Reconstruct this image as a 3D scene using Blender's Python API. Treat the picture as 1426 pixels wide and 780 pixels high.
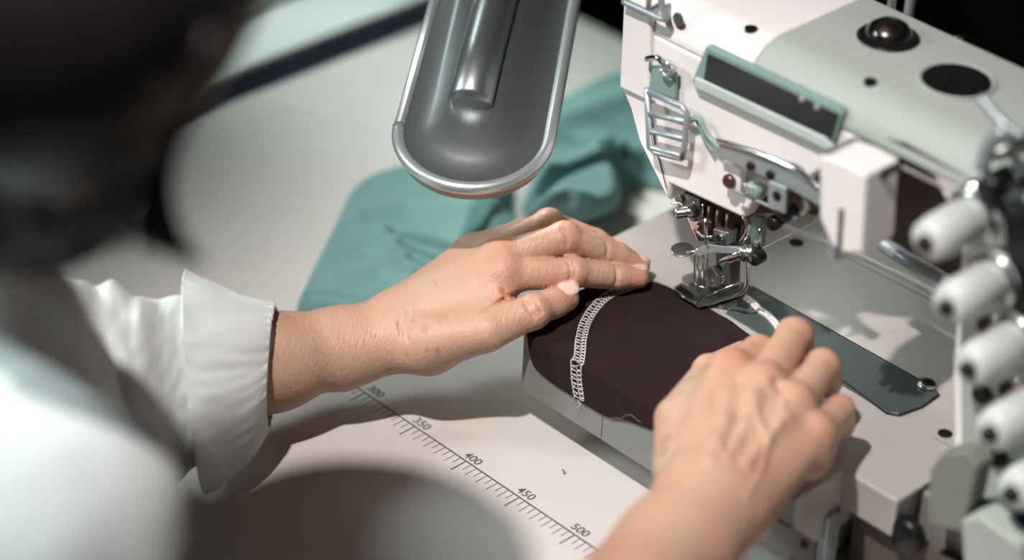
import bpy, bmesh, math, random
import numpy as np
from mathutils import Vector, Matrix, noise
random.seed(4)
np.random.seed(4)
for o in list(bpy.data.objects):
    bpy.data.objects.remove(o)
SC = bpy.context.scene
COL = SC.collection
rad = math.radians
V = Vector

# ------------------------------------------------------------------ camera
F_PX, PITCH, ROLL, CAM_H = 3600.0, rad(33.1), rad(2.6), 1.015
CAM = V((0, 0, CAM_H))
FW = V((0, math.cos(PITCH), -math.sin(PITCH)))
_R = V((1, 0, 0)); _U = _R.cross(FW)
RT = _R * math.cos(ROLL) + _U * math.sin(ROLL)
UP = -_R * math.sin(ROLL) + _U * math.cos(ROLL)
cam = bpy.data.cameras.new('camera')
cam.sensor_width = 36.0
cam.lens = F_PX / 1426 * 36.0
cam.clip_start = 0.05; cam.clip_end = 30
cam.dof.use_dof = True
cam.dof.focus_distance = 1.665
cam.dof.aperture_fstop = 2.1
cam.dof.aperture_blades = 0
co = bpy.data.objects.new('camera', cam)
COL.objects.link(co)
m = Matrix((RT, UP, -FW)).transposed().to_4x4()
m.translation = CAM
co.matrix_world = m
SC.camera = co

# ------------------------------------------------------------------ world, lamps, exposure
SC.view_settings.view_transform = 'Standard'
SC.view_settings.look = 'None'
SC.view_settings.gamma = 1.0
SC.view_settings.use_curve_mapping = False
SC.view_settings.exposure = 0.0
w = bpy.data.worlds.new('world'); SC.world = w
w.use_nodes = True
w.node_tree.nodes['Background'].inputs[0].default_value = (0.80, 0.95, 0.93, 1)
w.node_tree.nodes['Background'].inputs[1].default_value = 0.040

def light(name, kind, loc, target, energy, size, color, **kw):
    l = bpy.data.lights.new(name, kind)
    l.energy = energy; l.color = color
    if kind == 'AREA':
        l.shape = 'RECTANGLE'; l.size = size[0]; l.size_y = size[1]
    else:
        l.shadow_soft_size = size
    for k, v in kw.items(): setattr(l, k, v)
    o = bpy.data.objects.new(name, l); COL.objects.link(o)
    o.location = loc
    o.rotation_euler = (V(target) - V(loc)).to_track_quat('-Z', 'Y').to_euler()
    return o
# the strong ceiling spot behind the sewer's shoulder
KEY_T = V((0.115, 1.305, 0.05))
light('ceiling_spot', 'SPOT', (-0.42, 0.58, 1.80), KEY_T, 184.0, 0.028, (1.0, 0.94, 0.915),
      spot_size=rad(31), spot_blend=1.0)
# unseen daylight coloured fills, added for the side table and the shirt and sleeve
light('side_table_fill', 'SPOT', (-0.9, 3.0, 1.2), (-0.17, 1.99, 0.0), 115.0, 0.08, (0.86, 1.0, 0.95), spot_size=rad(15), spot_blend=1.0)
light('shirt_fill', 'AREA', (-1.25, 1.30, 1.0), (-0.26, 1.13, 0.16), 1.75, (0.3, 0.3), (0.86, 0.98, 0.98), spread=rad(58))

light('machine_led', 'AREA', (0.1296 + .055, 1.4324 + .005, 0.172), (0.1296 + .09, 1.4324 + .01, 0.076), 1.3, (0.05, 0.012), (0.92, 1.0, 0.95))
light('shoulder_fill', 'SPOT', (-0.9, 0.1, 1.4), (-0.27, 1.08, 0.22), 16.0, 0.12, (0.82, 0.97, 1.0), spot_size=rad(20), spot_blend=1.0)  # added unseen spot that brightens the shaded shirt
light('rear_cloth_fill', 'AREA', (-0.7, 2.5, 1.0), (0.09, 1.72, 0.0), 0.6, (0.2, 0.2), (0.84, 1.0, 0.96), spread=rad(26))  # added unseen fill that lifts the teal cloth behind the lamp
# ------------------------------------------------------------------ pixel and machine-frame helpers
O0 = V((0.1296, 1.4324, 0.0))
AX = V((0.70711, -0.70711, 0)); BX = V((0.70711, 0.70711, 0)); ZX = V((0, 0, 1))
def ray(x, y): return FW * F_PX + RT * (x - 713) - UP * (y - 390)
def W(x, y, z=0.0):                      # point on the horizontal plane at height z
    r = ray(x, y); return CAM + r * ((z - CAM_H) / r.z)
def D(x, y, d): return CAM + ray(x, y) * (d / F_PX)      # point at depth d
def Bp(x, y, b):                         # point on the upright plane machine-b = b
    r = ray(x, y); t = (O0 + BX * b - CAM).dot(BX) / r.dot(BX); return CAM + r * t
def M(a, b, z): return O0 + AX * a + BX * b + V((0, 0, z))
def toM(P):
    d = P - O0; return d.dot(AX), d.dot(BX), d.z

# ------------------------------------------------------------------ materials
def mat(name, color, rough=0.5, metal=0.0, spec=0.5, noise_s=0, noise_a=0.0, bump=0.0, bump_s=200.0,
        sss=0.0, sheen=0.0, coat=0.0, detail=4.0):
    m = bpy.data.materials.new(name); m.use_nodes = True
    nt = m.node_tree; b = nt.nodes['Principled BSDF']
    b.inputs['Base Color'].default_value = (*color, 1)
    b.inputs['Roughness'].default_value = rough
    b.inputs['Metallic'].default_value = metal
    b.inputs['Specular IOR Level'].default_value = spec
    if coat: b.inputs['Coat Weight'].default_value = coat; b.inputs['Coat Roughness'].default_value = 0.25
    if sheen: b.inputs['Sheen Weight'].default_value = sheen
    tc = nt.nodes.new('ShaderNodeTexCoord')
    if noise_a:
        n = nt.nodes.new('ShaderNodeTexNoise'); n.inputs['Scale'].default_value = noise_s
        n.inputs['Detail'].default_value = detail
        nt.links.new(tc.outputs['Object'], n.inputs['Vector'])
        mx = nt.nodes.new('ShaderNodeMix'); mx.data_type = 'RGBA'
        mx.inputs[6].default_value = (*[c * (1 - noise_a) for c in color], 1)
        mx.inputs[7].default_value = (*[min(1, c * (1 + noise_a)) for c in color], 1)
        nt.links.new(n.outputs['Fac'], mx.inputs[0])
        nt.links.new(mx.outputs[2], b.inputs['Base Color'])
    if bump:
        n = nt.nodes.new('ShaderNodeTexNoise'); n.inputs['Scale'].default_value = bump_s
        n.inputs['Detail'].default_value = 3
        nt.links.new(tc.outputs['Object'], n.inputs['Vector'])
        bp = nt.nodes.new('ShaderNodeBump'); bp.inputs['Strength'].default_value = bump
        bp.inputs['Distance'].default_value = 0.001
        nt.links.new(n.outputs['Fac'], bp.inputs['Height'])
        nt.links.new(bp.outputs['Normal'], b.inputs['Normal'])
    if sss:
        b.inputs['Subsurface Weight'].default_value = sss
        b.inputs['Subsurface Radius'].default_value = (0.9, 0.35, 0.2)
        b.inputs['Subsurface Scale'].default_value = 0.004
    return m

MAT = dict(
    table=mat('table_laminate', (0.565, 0.525, 0.495), 0.55, noise_s=6, noise_a=0.03, bump=0.05, bump_s=300),
    table_edge=mat('table_edging', (0.42, 0.40, 0.37), 0.5),
    ink=mat('ruler_ink', (0.115, 0.10, 0.092), 0.6, noise_s=300, noise_a=0.15),
    white_table=mat('white_tabletop', (0.72, 0.75, 0.72), 0.5, noise_s=4, noise_a=0.03),
    grey_mat=mat('grey_mat', (0.20, 0.185, 0.17), 0.8, noise_s=10, noise_a=0.1),
    navy=mat('navy_strip', (0.008, 0.008, 0.020), 0.9, spec=0.1, noise_s=20, noise_a=0.3),
    floor=mat('floor_dark', (0.035, 0.028, 0.028), 0.7, noise_s=3, noise_a=0.3),
    wall=mat('wall_paint', (0.10, 0.09, 0.085), 0.9, noise_s=3, noise_a=0.1),
    dark_wood=mat('dark_wood', (0.045, 0.030, 0.032), 0.7, noise_s=8, noise_a=0.5),
    paint=mat('machine_paint', (0.84, 0.80, 0.785), 0.38, noise_s=30, noise_a=0.02, bump=0.04, bump_s=900, coat=0.15),
    cover=mat('machine_paint_shaded', (0.385, 0.42, 0.385), 0.52, spec=0.35, noise_s=30, noise_a=0.03, bump=0.04, bump_s=900),  # machine paint greyed so the top looks less lit
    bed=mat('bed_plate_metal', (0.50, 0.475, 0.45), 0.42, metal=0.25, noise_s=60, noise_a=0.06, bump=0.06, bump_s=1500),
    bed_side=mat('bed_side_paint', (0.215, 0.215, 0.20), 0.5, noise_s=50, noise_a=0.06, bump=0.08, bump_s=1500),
    seam=mat('seam_dark_line', (0.18, 0.165, 0.155), 0.7),  # dark tone of the joint, groove and scratch lines
    slide=mat('slide_plate_metal', (0.115, 0.14, 0.135), 0.36, metal=0.5, noise_s=90, noise_a=0.15, bump=0.05, bump_s=1200),
    teal_plastic=mat('teal_plastic', (0.22, 0.34, 0.31), 0.45, noise_s=60, noise_a=0.05),
    pale_teal=mat('pale_teal_plastic', (0.50, 0.58, 0.55), 0.45, noise_s=60, noise_a=0.05),
    window=mat('dark_window', (0.014, 0.017, 0.019), 0.18, noise_s=20, noise_a=0.4, coat=0.5),
    steel=mat('bright_steel', (0.55, 0.56, 0.55), 0.24, metal=1.0, noise_s=120, noise_a=0.1),
    chrome=mat('chrome', (0.80, 0.82, 0.80), 0.12, metal=1.0, noise_s=80, noise_a=0.05),
    dull=mat('dull_steel', (0.26, 0.27, 0.265), 0.38, metal=0.9, noise_s=100, noise_a=0.2),
    zinc=mat('zinc_plate', (0.40, 0.46, 0.475), 0.38, metal=0.5, noise_s=70, noise_a=0.06),
    bronze=mat('brown_bronze', (0.105, 0.062, 0.046), 0.32, metal=0.7, noise_s=90, noise_a=0.3),
    black=mat('black_metal', (0.012, 0.012, 0.013), 0.35, metal=0.3, noise_s=60, noise_a=0.3),
    olive=mat('olive_grey_paint', (0.20, 0.205, 0.17), 0.5, noise_s=40, noise_a=0.08),
    cavity=mat('brown_casting_and_shade', (0.10, 0.075, 0.068), 0.6, noise_s=30, noise_a=0.3),  # brown metal; on the throat part it stands for shade
    spool=mat('white_tension_cap', (0.60, 0.63, 0.62), 0.35, noise_s=60, noise_a=0.03, coat=0.2),
    glass=mat('clear_plastic', (0.75, 0.78, 0.76), 0.08, noise_s=30, noise_a=0.05, coat=1.0),
    lampm=mat('lamp_metal', (0.30, 0.325, 0.33), 0.34, metal=0.85, noise_s=20, noise_a=0.06),
    lamprim=mat('lamp_rim', (0.62, 0.66, 0.66), 0.3, metal=0.7, noise_s=30, noise_a=0.04),
    teal=mat('teal_jersey', (0.135, 0.275, 0.26), 0.85, noise_s=25, noise_a=0.10, bump=0.35, bump_s=900, sheen=0.25),
    teal_lit=mat('teal_jersey_lit', (0.20, 0.35, 0.345), 0.85, noise_s=25, noise_a=0.08, bump=0.35, bump_s=900, sheen=0.25),  # paler copy of the teal jersey, lit look put into the colour
    brown=mat('brown_jersey', (0.022, 0.0115, 0.0118), 0.92, spec=0.08, noise_s=60, noise_a=0.2, bump=0.45, bump_s=1800, sheen=0.035),
    thread=mat('white_thread', (0.62, 0.58, 0.56), 0.8, noise_s=400, noise_a=0.1),
    shirt=mat('white_cotton', (0.80, 0.845, 0.835), 0.85, noise_s=30, noise_a=0.03, bump=0.25, bump_s=1400, sheen=0.1),
    hair=mat('black_brown_hair', (0.012, 0.0085, 0.009), 0.5, spec=0.35, noise_s=60, noise_a=0.5),
    trousers=mat('dark_trousers', (0.02, 0.02, 0.025), 0.9, noise_s=60, noise_a=0.2),
    lint=mat('grey_lint', (0.16, 0.14, 0.13), 0.9, noise_s=100, noise_a=0.2),
)
_g = MAT['glass'].node_tree.nodes['Principled BSDF']; _g.inputs['Transmission Weight'].default_value = 1.0; _g.inputs['Roughness'].default_value = 0.03
def skin_material(base, red, spot_scale):
    m = mat('skin_' + str(spot_scale), base, 0.46, spec=0.4, sss=0.10)
    nt = m.node_tree; b = nt.nodes['Principled BSDF']
    tc = nt.nodes.new('ShaderNodeTexCoord')
    at = nt.nodes.new('ShaderNodeAttribute'); at.attribute_name = 'tone'
    sp = nt.nodes.new('ShaderNodeSeparateColor'); nt.links.new(at.outputs['Color'], sp.inputs[0])
    def mixc(fac, a, col):
        x = nt.nodes.new('ShaderNodeMix'); x.data_type = 'RGBA'
        nt.links.new(fac, x.inputs[0])
        if isinstance(a, tuple): x.inputs[6].default_value = a
        else: nt.links.new(a, x.inputs[6])
        x.inputs[7].default_value = col
        return x.outputs[2]
    def nz(scale, lo, hi, amt, detail=3):
        n = nt.nodes.new('ShaderNodeTexNoise'); n.inputs['Scale'].default_value = scale; n.inputs['Detail'].default_value = detail
        nt.links.new(tc.outputs['Object'], n.inputs['Vector'])
        r = nt.nodes.new('ShaderNodeMapRange'); r.inputs[1].default_value = lo; r.inputs[2].default_value = hi
        r.inputs[3].default_value = 0; r.inputs[4].default_value = amt
        nt.links.new(n.outputs['Fac'], r.inputs[0]); return r.outputs[0]
    c = mixc(nz(26, 0.35, 0.75, 0.55), (*base, 1), (*red, 1))
    c = mixc(nz(95, 0.60, 0.78, 0.40, 4), c, (base[0]*0.66, base[1]*0.58, base[2]*0.50, 1))
    c = mixc(sp.outputs[0], c, (*red, 1))                       # knuckles and finger tips
    c = mixc(sp.outputs[2], c, (base[0]*0.48, base[1]*0.40, base[2]*0.34, 1))   # age spots
    c = mixc(sp.outputs[1], c, (0.80, 0.53, 0.46, 1))            # nails
    nt.links.new(c, b.inputs['Base Color'])
    r = nt.nodes.new('ShaderNodeMapRange'); r.inputs[3].default_value = 0.46; r.inputs[4].default_value = 0.25
    nt.links.new(sp.outputs[1], r.inputs[0]); nt.links.new(r.outputs[0], b.inputs['Roughness'])
    # fine skin relief: pores and soft creases
    mp = nt.nodes.new('ShaderNodeMapping'); nt.links.new(tc.outputs['Object'], mp.inputs[0])
    mp.inputs['Rotation'].default_value = (0, 0, rad(20)); mp.inputs['Scale'].default_value = (520, 170, 260)
    n1 = nt.nodes.new('ShaderNodeTexNoise'); n1.inputs['Scale'].default_value = 1.0; n1.inputs['Detail'].default_value = 4
    nt.links.new(mp.outputs[0], n1.inputs['Vector'])
    n2 = nt.nodes.new('ShaderNodeTexVoronoi'); n2.inputs['Scale'].default_value = 700
    nt.links.new(tc.outputs['Object'], n2.inputs['Vector'])
    ad = nt.nodes.new('ShaderNodeMath'); ad.operation = 'MULTIPLY_ADD'; ad.inputs[1].default_value = 0.3
    nt.links.new(n2.outputs['Distance'], ad.inputs[0]); nt.links.new(n1.outputs['Fac'], ad.inputs[2])
    bp = nt.nodes.new('ShaderNodeBump'); bp.inputs['Strength'].default_value = 0.5; bp.inputs['Distance'].default_value = 0.0010
    nt.links.new(ad.outputs[0], bp.inputs['Height']); nt.links.new(bp.outputs['Normal'], b.inputs['Normal'])
    return m
MAT['skin'] = skin_material((0.53, 0.345, 0.240), (0.57, 0.255, 0.18), 26)

# ------------------------------------------------------------------ object helpers
WL = {}
def thing(name, loc, label=None, cat=None, group=None):
    o = bpy.data.objects.new(name, None); COL.objects.link(o); o.empty_display_size = 0.02
    o.location = loc; WL[o.name] = V(loc)
    tag(o, label, cat, group); return o
def tag(o, label=None, cat=None, group=None, kind=None):
    if label: o['label'] = label
    if cat: o['category'] = cat
    if group: o['group'] = group
    if kind: o['kind'] = kind
    return o
def obj(name, geo, material, parent=None, smooth=False, bevel=0, solid=0, sub=0, label=None, auto=None):
    vs, fs = geo
    vs = [V(v) for v in vs]
    if parent is not None: off = WL[parent.name]
    else:
        mn = V((min(v.x for v in vs), min(v.y for v in vs), min(v.z for v in vs)))
        mxx = V((max(v.x for v in vs), max(v.y for v in vs), 0))
        off = V(((mn.x + mxx.x) / 2, (mn.y + mxx.y) / 2, mn.z))
    me = bpy.data.meshes.new(name)
    me.from_pydata([tuple(v - off) for v in vs], [], fs)
    me.validate()
    bm = bmesh.new(); bm.from_mesh(me); bmesh.ops.recalc_face_normals(bm, faces=bm.faces); bm.to_mesh(me); bm.free()
    o = bpy.data.objects.new(name, me); COL.objects.link(o)
    me.materials.append(MAT[material] if isinstance(material, str) else material)
    if smooth: me.polygons.foreach_set('use_smooth', [True] * len(me.polygons))
    if parent is not None: o.parent = parent; WL[o.name] = off
    else: o.location = off; WL[o.name] = off
    if solid:
        s = o.modifiers.new('thick', 'SOLIDIFY'); s.thickness = solid; s.offset = 0
    if sub:
        s = o.modifiers.new('sub', 'SUBSURF'); s.levels = sub; s.render_levels = sub
    if bevel:
        b = o.modifiers.new('bevel', 'BEVEL'); b.width = bevel; b.segments = 3; b.limit_method = 'ANGLE'; b.angle_limit = rad(35)
        b.harden_normals = False
        me.polygons.foreach_set('use_smooth', [True] * len(me.polygons))
        n = o.modifiers.new('wn', 'WEIGHTED_NORMAL'); n.keep_sharp = True
    if label: o['label'] = label
    return o
def join(*geos):
    vs, fs = [], []
    for v, f in geos:
        n = len(vs); vs += list(v); fs += [tuple(i + n for i in q) for q in f]
    return vs, fs
def box(c, sa, sb, sz, A=AX, B=BX, Z=ZX):          # box with full sizes along three axes
    c = V(c); vs = []
    for z in (-1, 1):
        for a, b in ((-1, -1), (1, -1), (1, 1), (-1, 1)):
            vs.append(c + A * (a * sa / 2) + B * (b * sb / 2) + Z * (z * sz / 2))
    return vs, [(3, 2, 1, 0), (4, 5, 6, 7), (0, 1, 5, 4), (1, 2, 6, 5), (2, 3, 7, 6), (3, 0, 4, 7)]
def mbox(a0, a1, b0, b1, z0, z1):
    return box(M((a0 + a1) / 2, (b0 + b1) / 2, (z0 + z1) / 2), a1 - a0, b1 - b0, z1 - z0)
def prism(pts, ext):                               # polygon of 3D points swept along ext
    n = len(pts); pts = [V(p) for p in pts]; vs = pts + [p + V(ext) for p in pts]
    return vs, [tuple(range(n - 1, -1, -1)), tuple(range(n, 2 * n))] + [(i, (i + 1) % n, n + (i + 1) % n, n + i) for i in range(n)]
def basis(d, hint=None):
    d = V(d).normalized(); h = V(hint) if hint is not None else (V((0, 0, 1)) if abs(d.z) < 0.9 else V((1, 0, 0)))
    x = h.cross(d).normalized(); return x, d.cross(x).normalized(), d
def cyl(p0, p1, r0, r1=None, n=24):
    r1 = r0 if r1 is None else r1; p0 = V(p0); p1 = V(p1); x, y, d = basis(p1 - p0); vs = []
    for p, r in ((p0, r0), (p1, r1)):
        for i in range(n):
            t = 2 * math.pi * i / n; vs.append(p + x * (r * math.cos(t)) + y * (r * math.sin(t)))
    return vs, [tuple(range(n)), tuple(range(2 * n - 1, n - 1, -1))] + [(i, (i + 1) % n, n + (i + 1) % n, n + i) for i in range(n)]
def lathe(p0, d, prof, n=28):                      # prof = [(distance along d, radius)]
    p0 = V(p0); x, y, d = basis(d); vs = []; fs = []
    for t, r in prof:
        for i in range(n):
            q = 2 * math.pi * i / n; vs.append(p0 + d * t + x * (r * math.cos(q)) + y * (r * math.sin(q)))
    for k in range(len(prof) - 1):
        for i in range(n):
            fs.append((k * n + i, k * n + (i + 1) % n, (k + 1) * n + (i + 1) % n, (k + 1) * n + i))
    fs.append(tuple(range(n - 1, -1, -1))); fs.append(tuple(range((len(prof) - 1) * n, len(prof) * n)))
    return vs, fs
def smooth_path(pts, n=6):
    pts = [V(p) for p in pts]; out = []
    for i in range(len(pts) - 1):
        p0 = pts[max(i - 1, 0)]; p1 = pts[i]; p2 = pts[i + 1]; p3 = pts[min(i + 2, len(pts) - 1)]
        for k in range(n):
            t = k / n
            out.append(0.5 * ((2 * p1) + (p2 - p0) * t + (2 * p0 - 5 * p1 + 4 * p2 - p3) * t * t + (3 * p1 - p0 - 3 * p2 + p3) * t ** 3))
    out.append(pts[-1]); return out
def tube(pts, r, n=8, smooth=0):
    if smooth: pts = smooth_path(pts, smooth)
    pts = [V(p) for p in pts]; N = len(pts); vs = []; fs = []
    rr = r if callable(r) else (lambda t: r)
    d0 = (pts[1] - pts[0]).normalized(); x, y, _ = basis(d0)
    for i, p in enumerate(pts):
        d = (pts[min(i + 1, N - 1)] - pts[max(i - 1, 0)])
        if d.length < 1e-9: d = d0
        d = d.normalized()
        x = (x - d * x.dot(d))
        if x.length < 1e-6: x, _, _ = basis(d)
        x = x.normalized(); y = d.cross(x)
        q = rr(i / (N - 1))
        for k in range(n):
            t = 2 * math.pi * k / n; vs.append(p + x * (q * math.cos(t)) + y * (q * math.sin(t)))
    for i in range(N - 1):
        for k in range(n):
            fs.append((i * n + k, i * n + (k + 1) % n, (i + 1) * n + (k + 1) % n, (i + 1) * n + k))
    fs.append(tuple(range(n - 1, -1, -1))); fs.append(tuple(range((N - 1) * n, N * n)))
    return vs, fs
def screw(p, d, r, h):                             # slotted screw head
    x, y, dd = basis(d)
    return lathe(p, d, [(-h * .5, r * .98), (h * .6, r), (h, r * .85), (h, r * .2), (h * .9, r * .19)])

# ------------------------------------------------------------------ soft surfaces from distance fields
def caps(p, q, r0, r1): return ('c', np.array(p, float), np.array(q, float), r0, r1)
def elli(c, r, ax=None): return ('e', np.array(c, float), np.array(r, float), ax)
def prim_d(P, s):
    if s[0] == 'c':
        _, a, b, r0, r1 = s; ab = b - a; L = max(ab @ ab, 1e-12)
        t = np.clip(((P - a) @ ab) / L, 0, 1)
        d = np.sqrt(((P - a - t[..., None] * ab) ** 2).sum(-1)) - (r0 + (r1 - r0) * t)
        return d.astype(np.float32)
    _, c, r, ax = s; q = P - c
    if ax is not None: q = q @ np.array(ax, float).T
    k0 = np.sqrt(((q / r) ** 2).sum(-1)); k1 = np.sqrt(((q / (r * r)) ** 2).sum(-1)) + 1e-9
    return (k0 * (k0 - 1) / k1).astype(np.float32)
def prim_box(s):
    if s[0] == 'c':
        r = max(s[3], s[4]); return np.minimum(s[1], s[2]) - r, np.maximum(s[1], s[2]) + r
    r = max(s[2]); return s[1] - r, s[1] + r
def smin(a, b, k):
    if k <= 0: return np.minimum(a, b)
    h = np.clip(0.5 + 0.5 * (b - a) / k, 0, 1)
    return b + (a - b) * h - k * h * (1 - h)
class Field:
    def __init__(s, lo, hi, h):
        s.lo = np.array(lo, float); s.h = h
        s.n = np.ceil((np.array(hi) - s.lo) / h).astype(int) + 1
    def new(s): return np.full(s.n, 0.05, np.float32)
    def add(s, f, p, k, sub=False):
        lo, hi = prim_box(p); m = k * 1.2 + 3 * s.h + 0.006
        i0 = np.clip(((lo - m - s.lo) / s.h).astype(int), 0, s.n); i1 = np.clip(((hi + m - s.lo) / s.h).astype(int) + 1, 0, s.n)
        if (i1 <= i0).any(): return
        g = [s.lo[j] + np.arange(i0[j], i1[j]) * s.h for j in range(3)]
        P = np.stack(np.meshgrid(*g, indexing='ij'), -1)
        d = prim_d(P, p); sl = tuple(slice(i0[j], i1[j]) for j in range(3))
        f[sl] = -smin(-f[sl], d, k) if sub else smin(f[sl], d, k)
    def mesh(s, f):
        ins = f < 0; nx, ny, nz = f.shape
        acc = np.zeros((nx - 1, ny - 1, nz - 1, 3), np.float32); cnt = np.zeros((nx - 1, ny - 1, nz - 1), np.float32)
        for ax in range(3):
            lo = [slice(None)] * 3; hi = [slice(None)] * 3
            lo[ax] = slice(0, -1); hi[ax] = slice(1, None)
            a = f[tuple(lo)]; b = f[tuple(hi)]; cr = (a < 0) != (b < 0)
            t = np.where(cr, a / np.where(cr, a - b, 1), 0).astype(np.float32)
            o1, o2 = [j for j in range(3) if j != ax]
            for u in (0, 1):
                for v in (0, 1):
                    sl = [slice(None)] * 3
                    sl[o1] = slice(u, f.shape[o1] - 1 + u); sl[o2] = slice(v, f.shape[o2] - 1 + v)
                    c = cr[tuple(sl)]; cnt += c
                    acc[..., ax] += np.where(c, t[tuple(sl)], 0)
                    acc[..., o1] += c * u; acc[..., o2] += c * v
        act = cnt > 0; idx = np.full(act.shape, -1, np.int64); idx[act] = np.arange(act.sum())
        ijk = np.argwhere(act); P = s.lo + (ijk + acc[act] / cnt[act][:, None]) * s.h
        quads = []
        for ax in range(3):
            lo = [slice(None)] * 3; hi = [slice(None)] * 3
            lo[ax] = slice(0, -1); hi[ax] = slice(1, None)
            cr = ins[tuple(lo)] != ins[tuple(hi)]
            E_ = np.argwhere(cr); o1, o2 = [(1, 2), (2, 0), (0, 1)][ax]
            E_ = E_[(E_[:, o1] > 0) & (E_[:, o2] > 0) & (E_[:, o1] < f.shape[o1] - 1) & (E_[:, o2] < f.shape[o2] - 1)]
            q = []
            for u, v in ((1, 1), (0, 1), (0, 0), (1, 0)):
                e = E_.copy(); e[:, o1] -= u; e[:, o2] -= v; q.append(idx[e[:, 0], e[:, 1], e[:, 2]])
            q = np.stack(q, -1); fl = ~ins[E_[:, 0], E_[:, 1], E_[:, 2]]
            q[fl] = q[fl][:, ::-1]; quads.append(q)
        return P, np.concatenate(quads)
def np_obj(name, P, Q, material, parent, tone=None):
    off = np.array(WL[parent.name]) if parent is not None else P.mean(0)
    me = bpy.data.meshes.new(name)
    me.vertices.add(len(P)); me.vertices.foreach_set('co', (P - off).astype(np.float32).ravel())
    me.loops.add(len(Q) * 4); me.loops.foreach_set('vertex_index', Q.astype(np.int32).ravel())
    me.polygons.add(len(Q)); me.polygons.foreach_set('loop_start', np.arange(0, len(Q) * 4, 4, dtype=np.int32))
    me.update(calc_edges=True)
    me.polygons.foreach_set('use_smooth', np.ones(len(Q), bool))
    if tone is not None:
        ca = me.color_attributes.new('tone', 'FLOAT_COLOR', 'POINT')
        ca.data.foreach_set('color', np.concatenate([tone, np.ones((len(tone), 1))], 1).astype(np.float32).ravel())
    me.materials.append(MAT[material])
    o = bpy.data.objects.new(name, me); COL.objects.link(o)
    WL[o.name] = V(off)
    if parent is not None: o.parent = parent
    else: o.location = off
    return o

# ================================================================== THE SETTING
FLOOR_Z = -0.76
obj('floor', box((0, 1.5, FLOOR_Z - 0.01), 7, 7, 0.02, V((1, 0, 0)), V((0, 1, 0))), 'floor')['kind'] = 'structure'
obj('wall_back', box((0, 4.6, 0.6), 7, 0.05, 2.8, V((1, 0, 0)), V((0, 1, 0))), 'wall')['kind'] = 'structure'
obj('wall_left', box((-3.2, 1.5, 0.6), 0.05, 6.2, 2.8, V((1, 0, 0)), V((0, 1, 0))), 'wall')['kind'] = 'structure'

obj('ceiling', box((0, 1.5, 1.92), 7, 7, 0.04, V((1, 0, 0)), V((0, 1, 0))), 'wall')['kind'] = 'structure'

# ------------------------------------------------------------------ sewing table with printed ruler
TB = thing('sewing_table', M(-0.1, 0, FLOOR_Z), 'pale laminate sewing table with a millimetre ruler printed along it, under the sewing machine', 'table')
obj('tabletop', mbox(-0.511, 0.75, -0.40, 0.322, -0.028, 0), 'table', TB, bevel=0.002)
obj('edge_band', join(mbox(-0.5135, -0.5112, -0.40, 0.322, -0.028, -0.0008), mbox(-0.5135, 0.75, 0.3222, 0.3245, -0.028, -0.0008)), 'table_edge', TB)
for a_, b_ in ((-0.46, -0.35), (-0.46, 0.27), (0.70, -0.35), (0.70, 0.27)):
    obj('leg', mbox(a_ - .025, a_ + .025, b_ - .025, b_ + .025, FLOOR_Z, -0.028), 'dull', TB, bevel=0.003)
ta, tb, _ = toM(W(649.3, 642.6))
RB = toM(W(577, 593.6))[1] * .5 + toM(W(721, 691.2))[1] * .5
PITCH50 = (toM(W(796.7, 742.4))[0] - toM(W(505.4, 545))[0]) / 4
geos = [mbox(ta - 3.2 * PITCH50, ta + 3.5 * PITCH50, RB - .0006, RB + .0006, 0.00005, 0.0002)]
for k in range(-31, 35):
    a_ = ta + k * PITCH50 / 10
    L = 0.0135 if k % 10 == 0 else (0.0105 if k % 2 == 0 else 0.0075)
    wd = 0.00050 if k % 10 == 0 else 0.00027
    geos.append(mbox(a_ - wd, a_ + wd, RB - L, RB - .0004, 0.00004, 0.00018))
ruler = obj('printed_ruler', join(*geos), 'ink', TB, label='thin grey ruler line with tick marks')
def text_geo(s, size, bold=0.0):
    cu = bpy.data.curves.new('t', 'FONT'); cu.body = s; cu.size = size; cu.align_x = 'CENTER'; cu.align_y = 'CENTER'; cu.offset = bold
    o = bpy.data.objects.new('t', cu); COL.objects.link(o)
    bpy.context.view_layer.update()
    me = o.evaluated_get(bpy.context.evaluated_depsgraph_get()).to_mesh()
    g = ([v.co.copy() for v in me.vertices], [tuple(p.vertices) for p in me.polygons])
    bpy.data.objects.remove(o); bpy.data.curves.remove(cu); return g
for s, px, py in (('300', 523, 545.5), ('350', 587.4, 590.3), ('400', 658.6, 639), ('450', 732.5, 687.7), ('500', 808, 738.5)):
    c = W(px, py, 0.0002); g = text_geo(s, 0.0092, 0.00012)
    obj('numeral', ([c + AX * v.x + BX * v.y for v in g[0]], g[1]), 'ink', TB, label='printed number ' + s)

# ------------------------------------------------------------------ beyond the table
t2 = thing('side_table', M(-0.75, 0, FLOOR_Z), 'white tabletop seen blurred past the far left edge of the sewing table', 'table')
obj('tabletop', mbox(-1.10, -0.551, -0.7, 0.9, -0.030, 0.0), 'white_table', t2, bevel=0.003)
obj('edge_strip', mbox(-0.5508, -0.5145, -0.7, 0.9, -0.034, -0.006), 'navy', t2, label='dark navy strip along the table edge')
for a_, b_ in ((-1.05, -0.65), (-1.05, 0.85), (-0.60, -0.65), (-0.60, 0.85)):
    obj('leg', mbox(a_ - .02, a_ + .02, b_ - .02, b_ + .02, FLOOR_Z, -0.03), 'dull', t2)
g = obj('cutting_mat', mbox(-1.08, -0.622, -0.6, 0.8, 0.0002, 0.004), 'grey_mat', None, bevel=0.001)
tag(g, 'grey mat lying on the blurred white side table at top left', 'mat')
cb = thing('storage_cabinet', M(0.1, 0.95, FLOOR_Z), 'dark cabinet in shadow behind the sewing machine', 'cabinet')
obj('body', mbox(-0.45, 1.3, 0.62, 1.1, FLOOR_Z, 0.05), 'dark_wood', cb, bevel=0.004)
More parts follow.
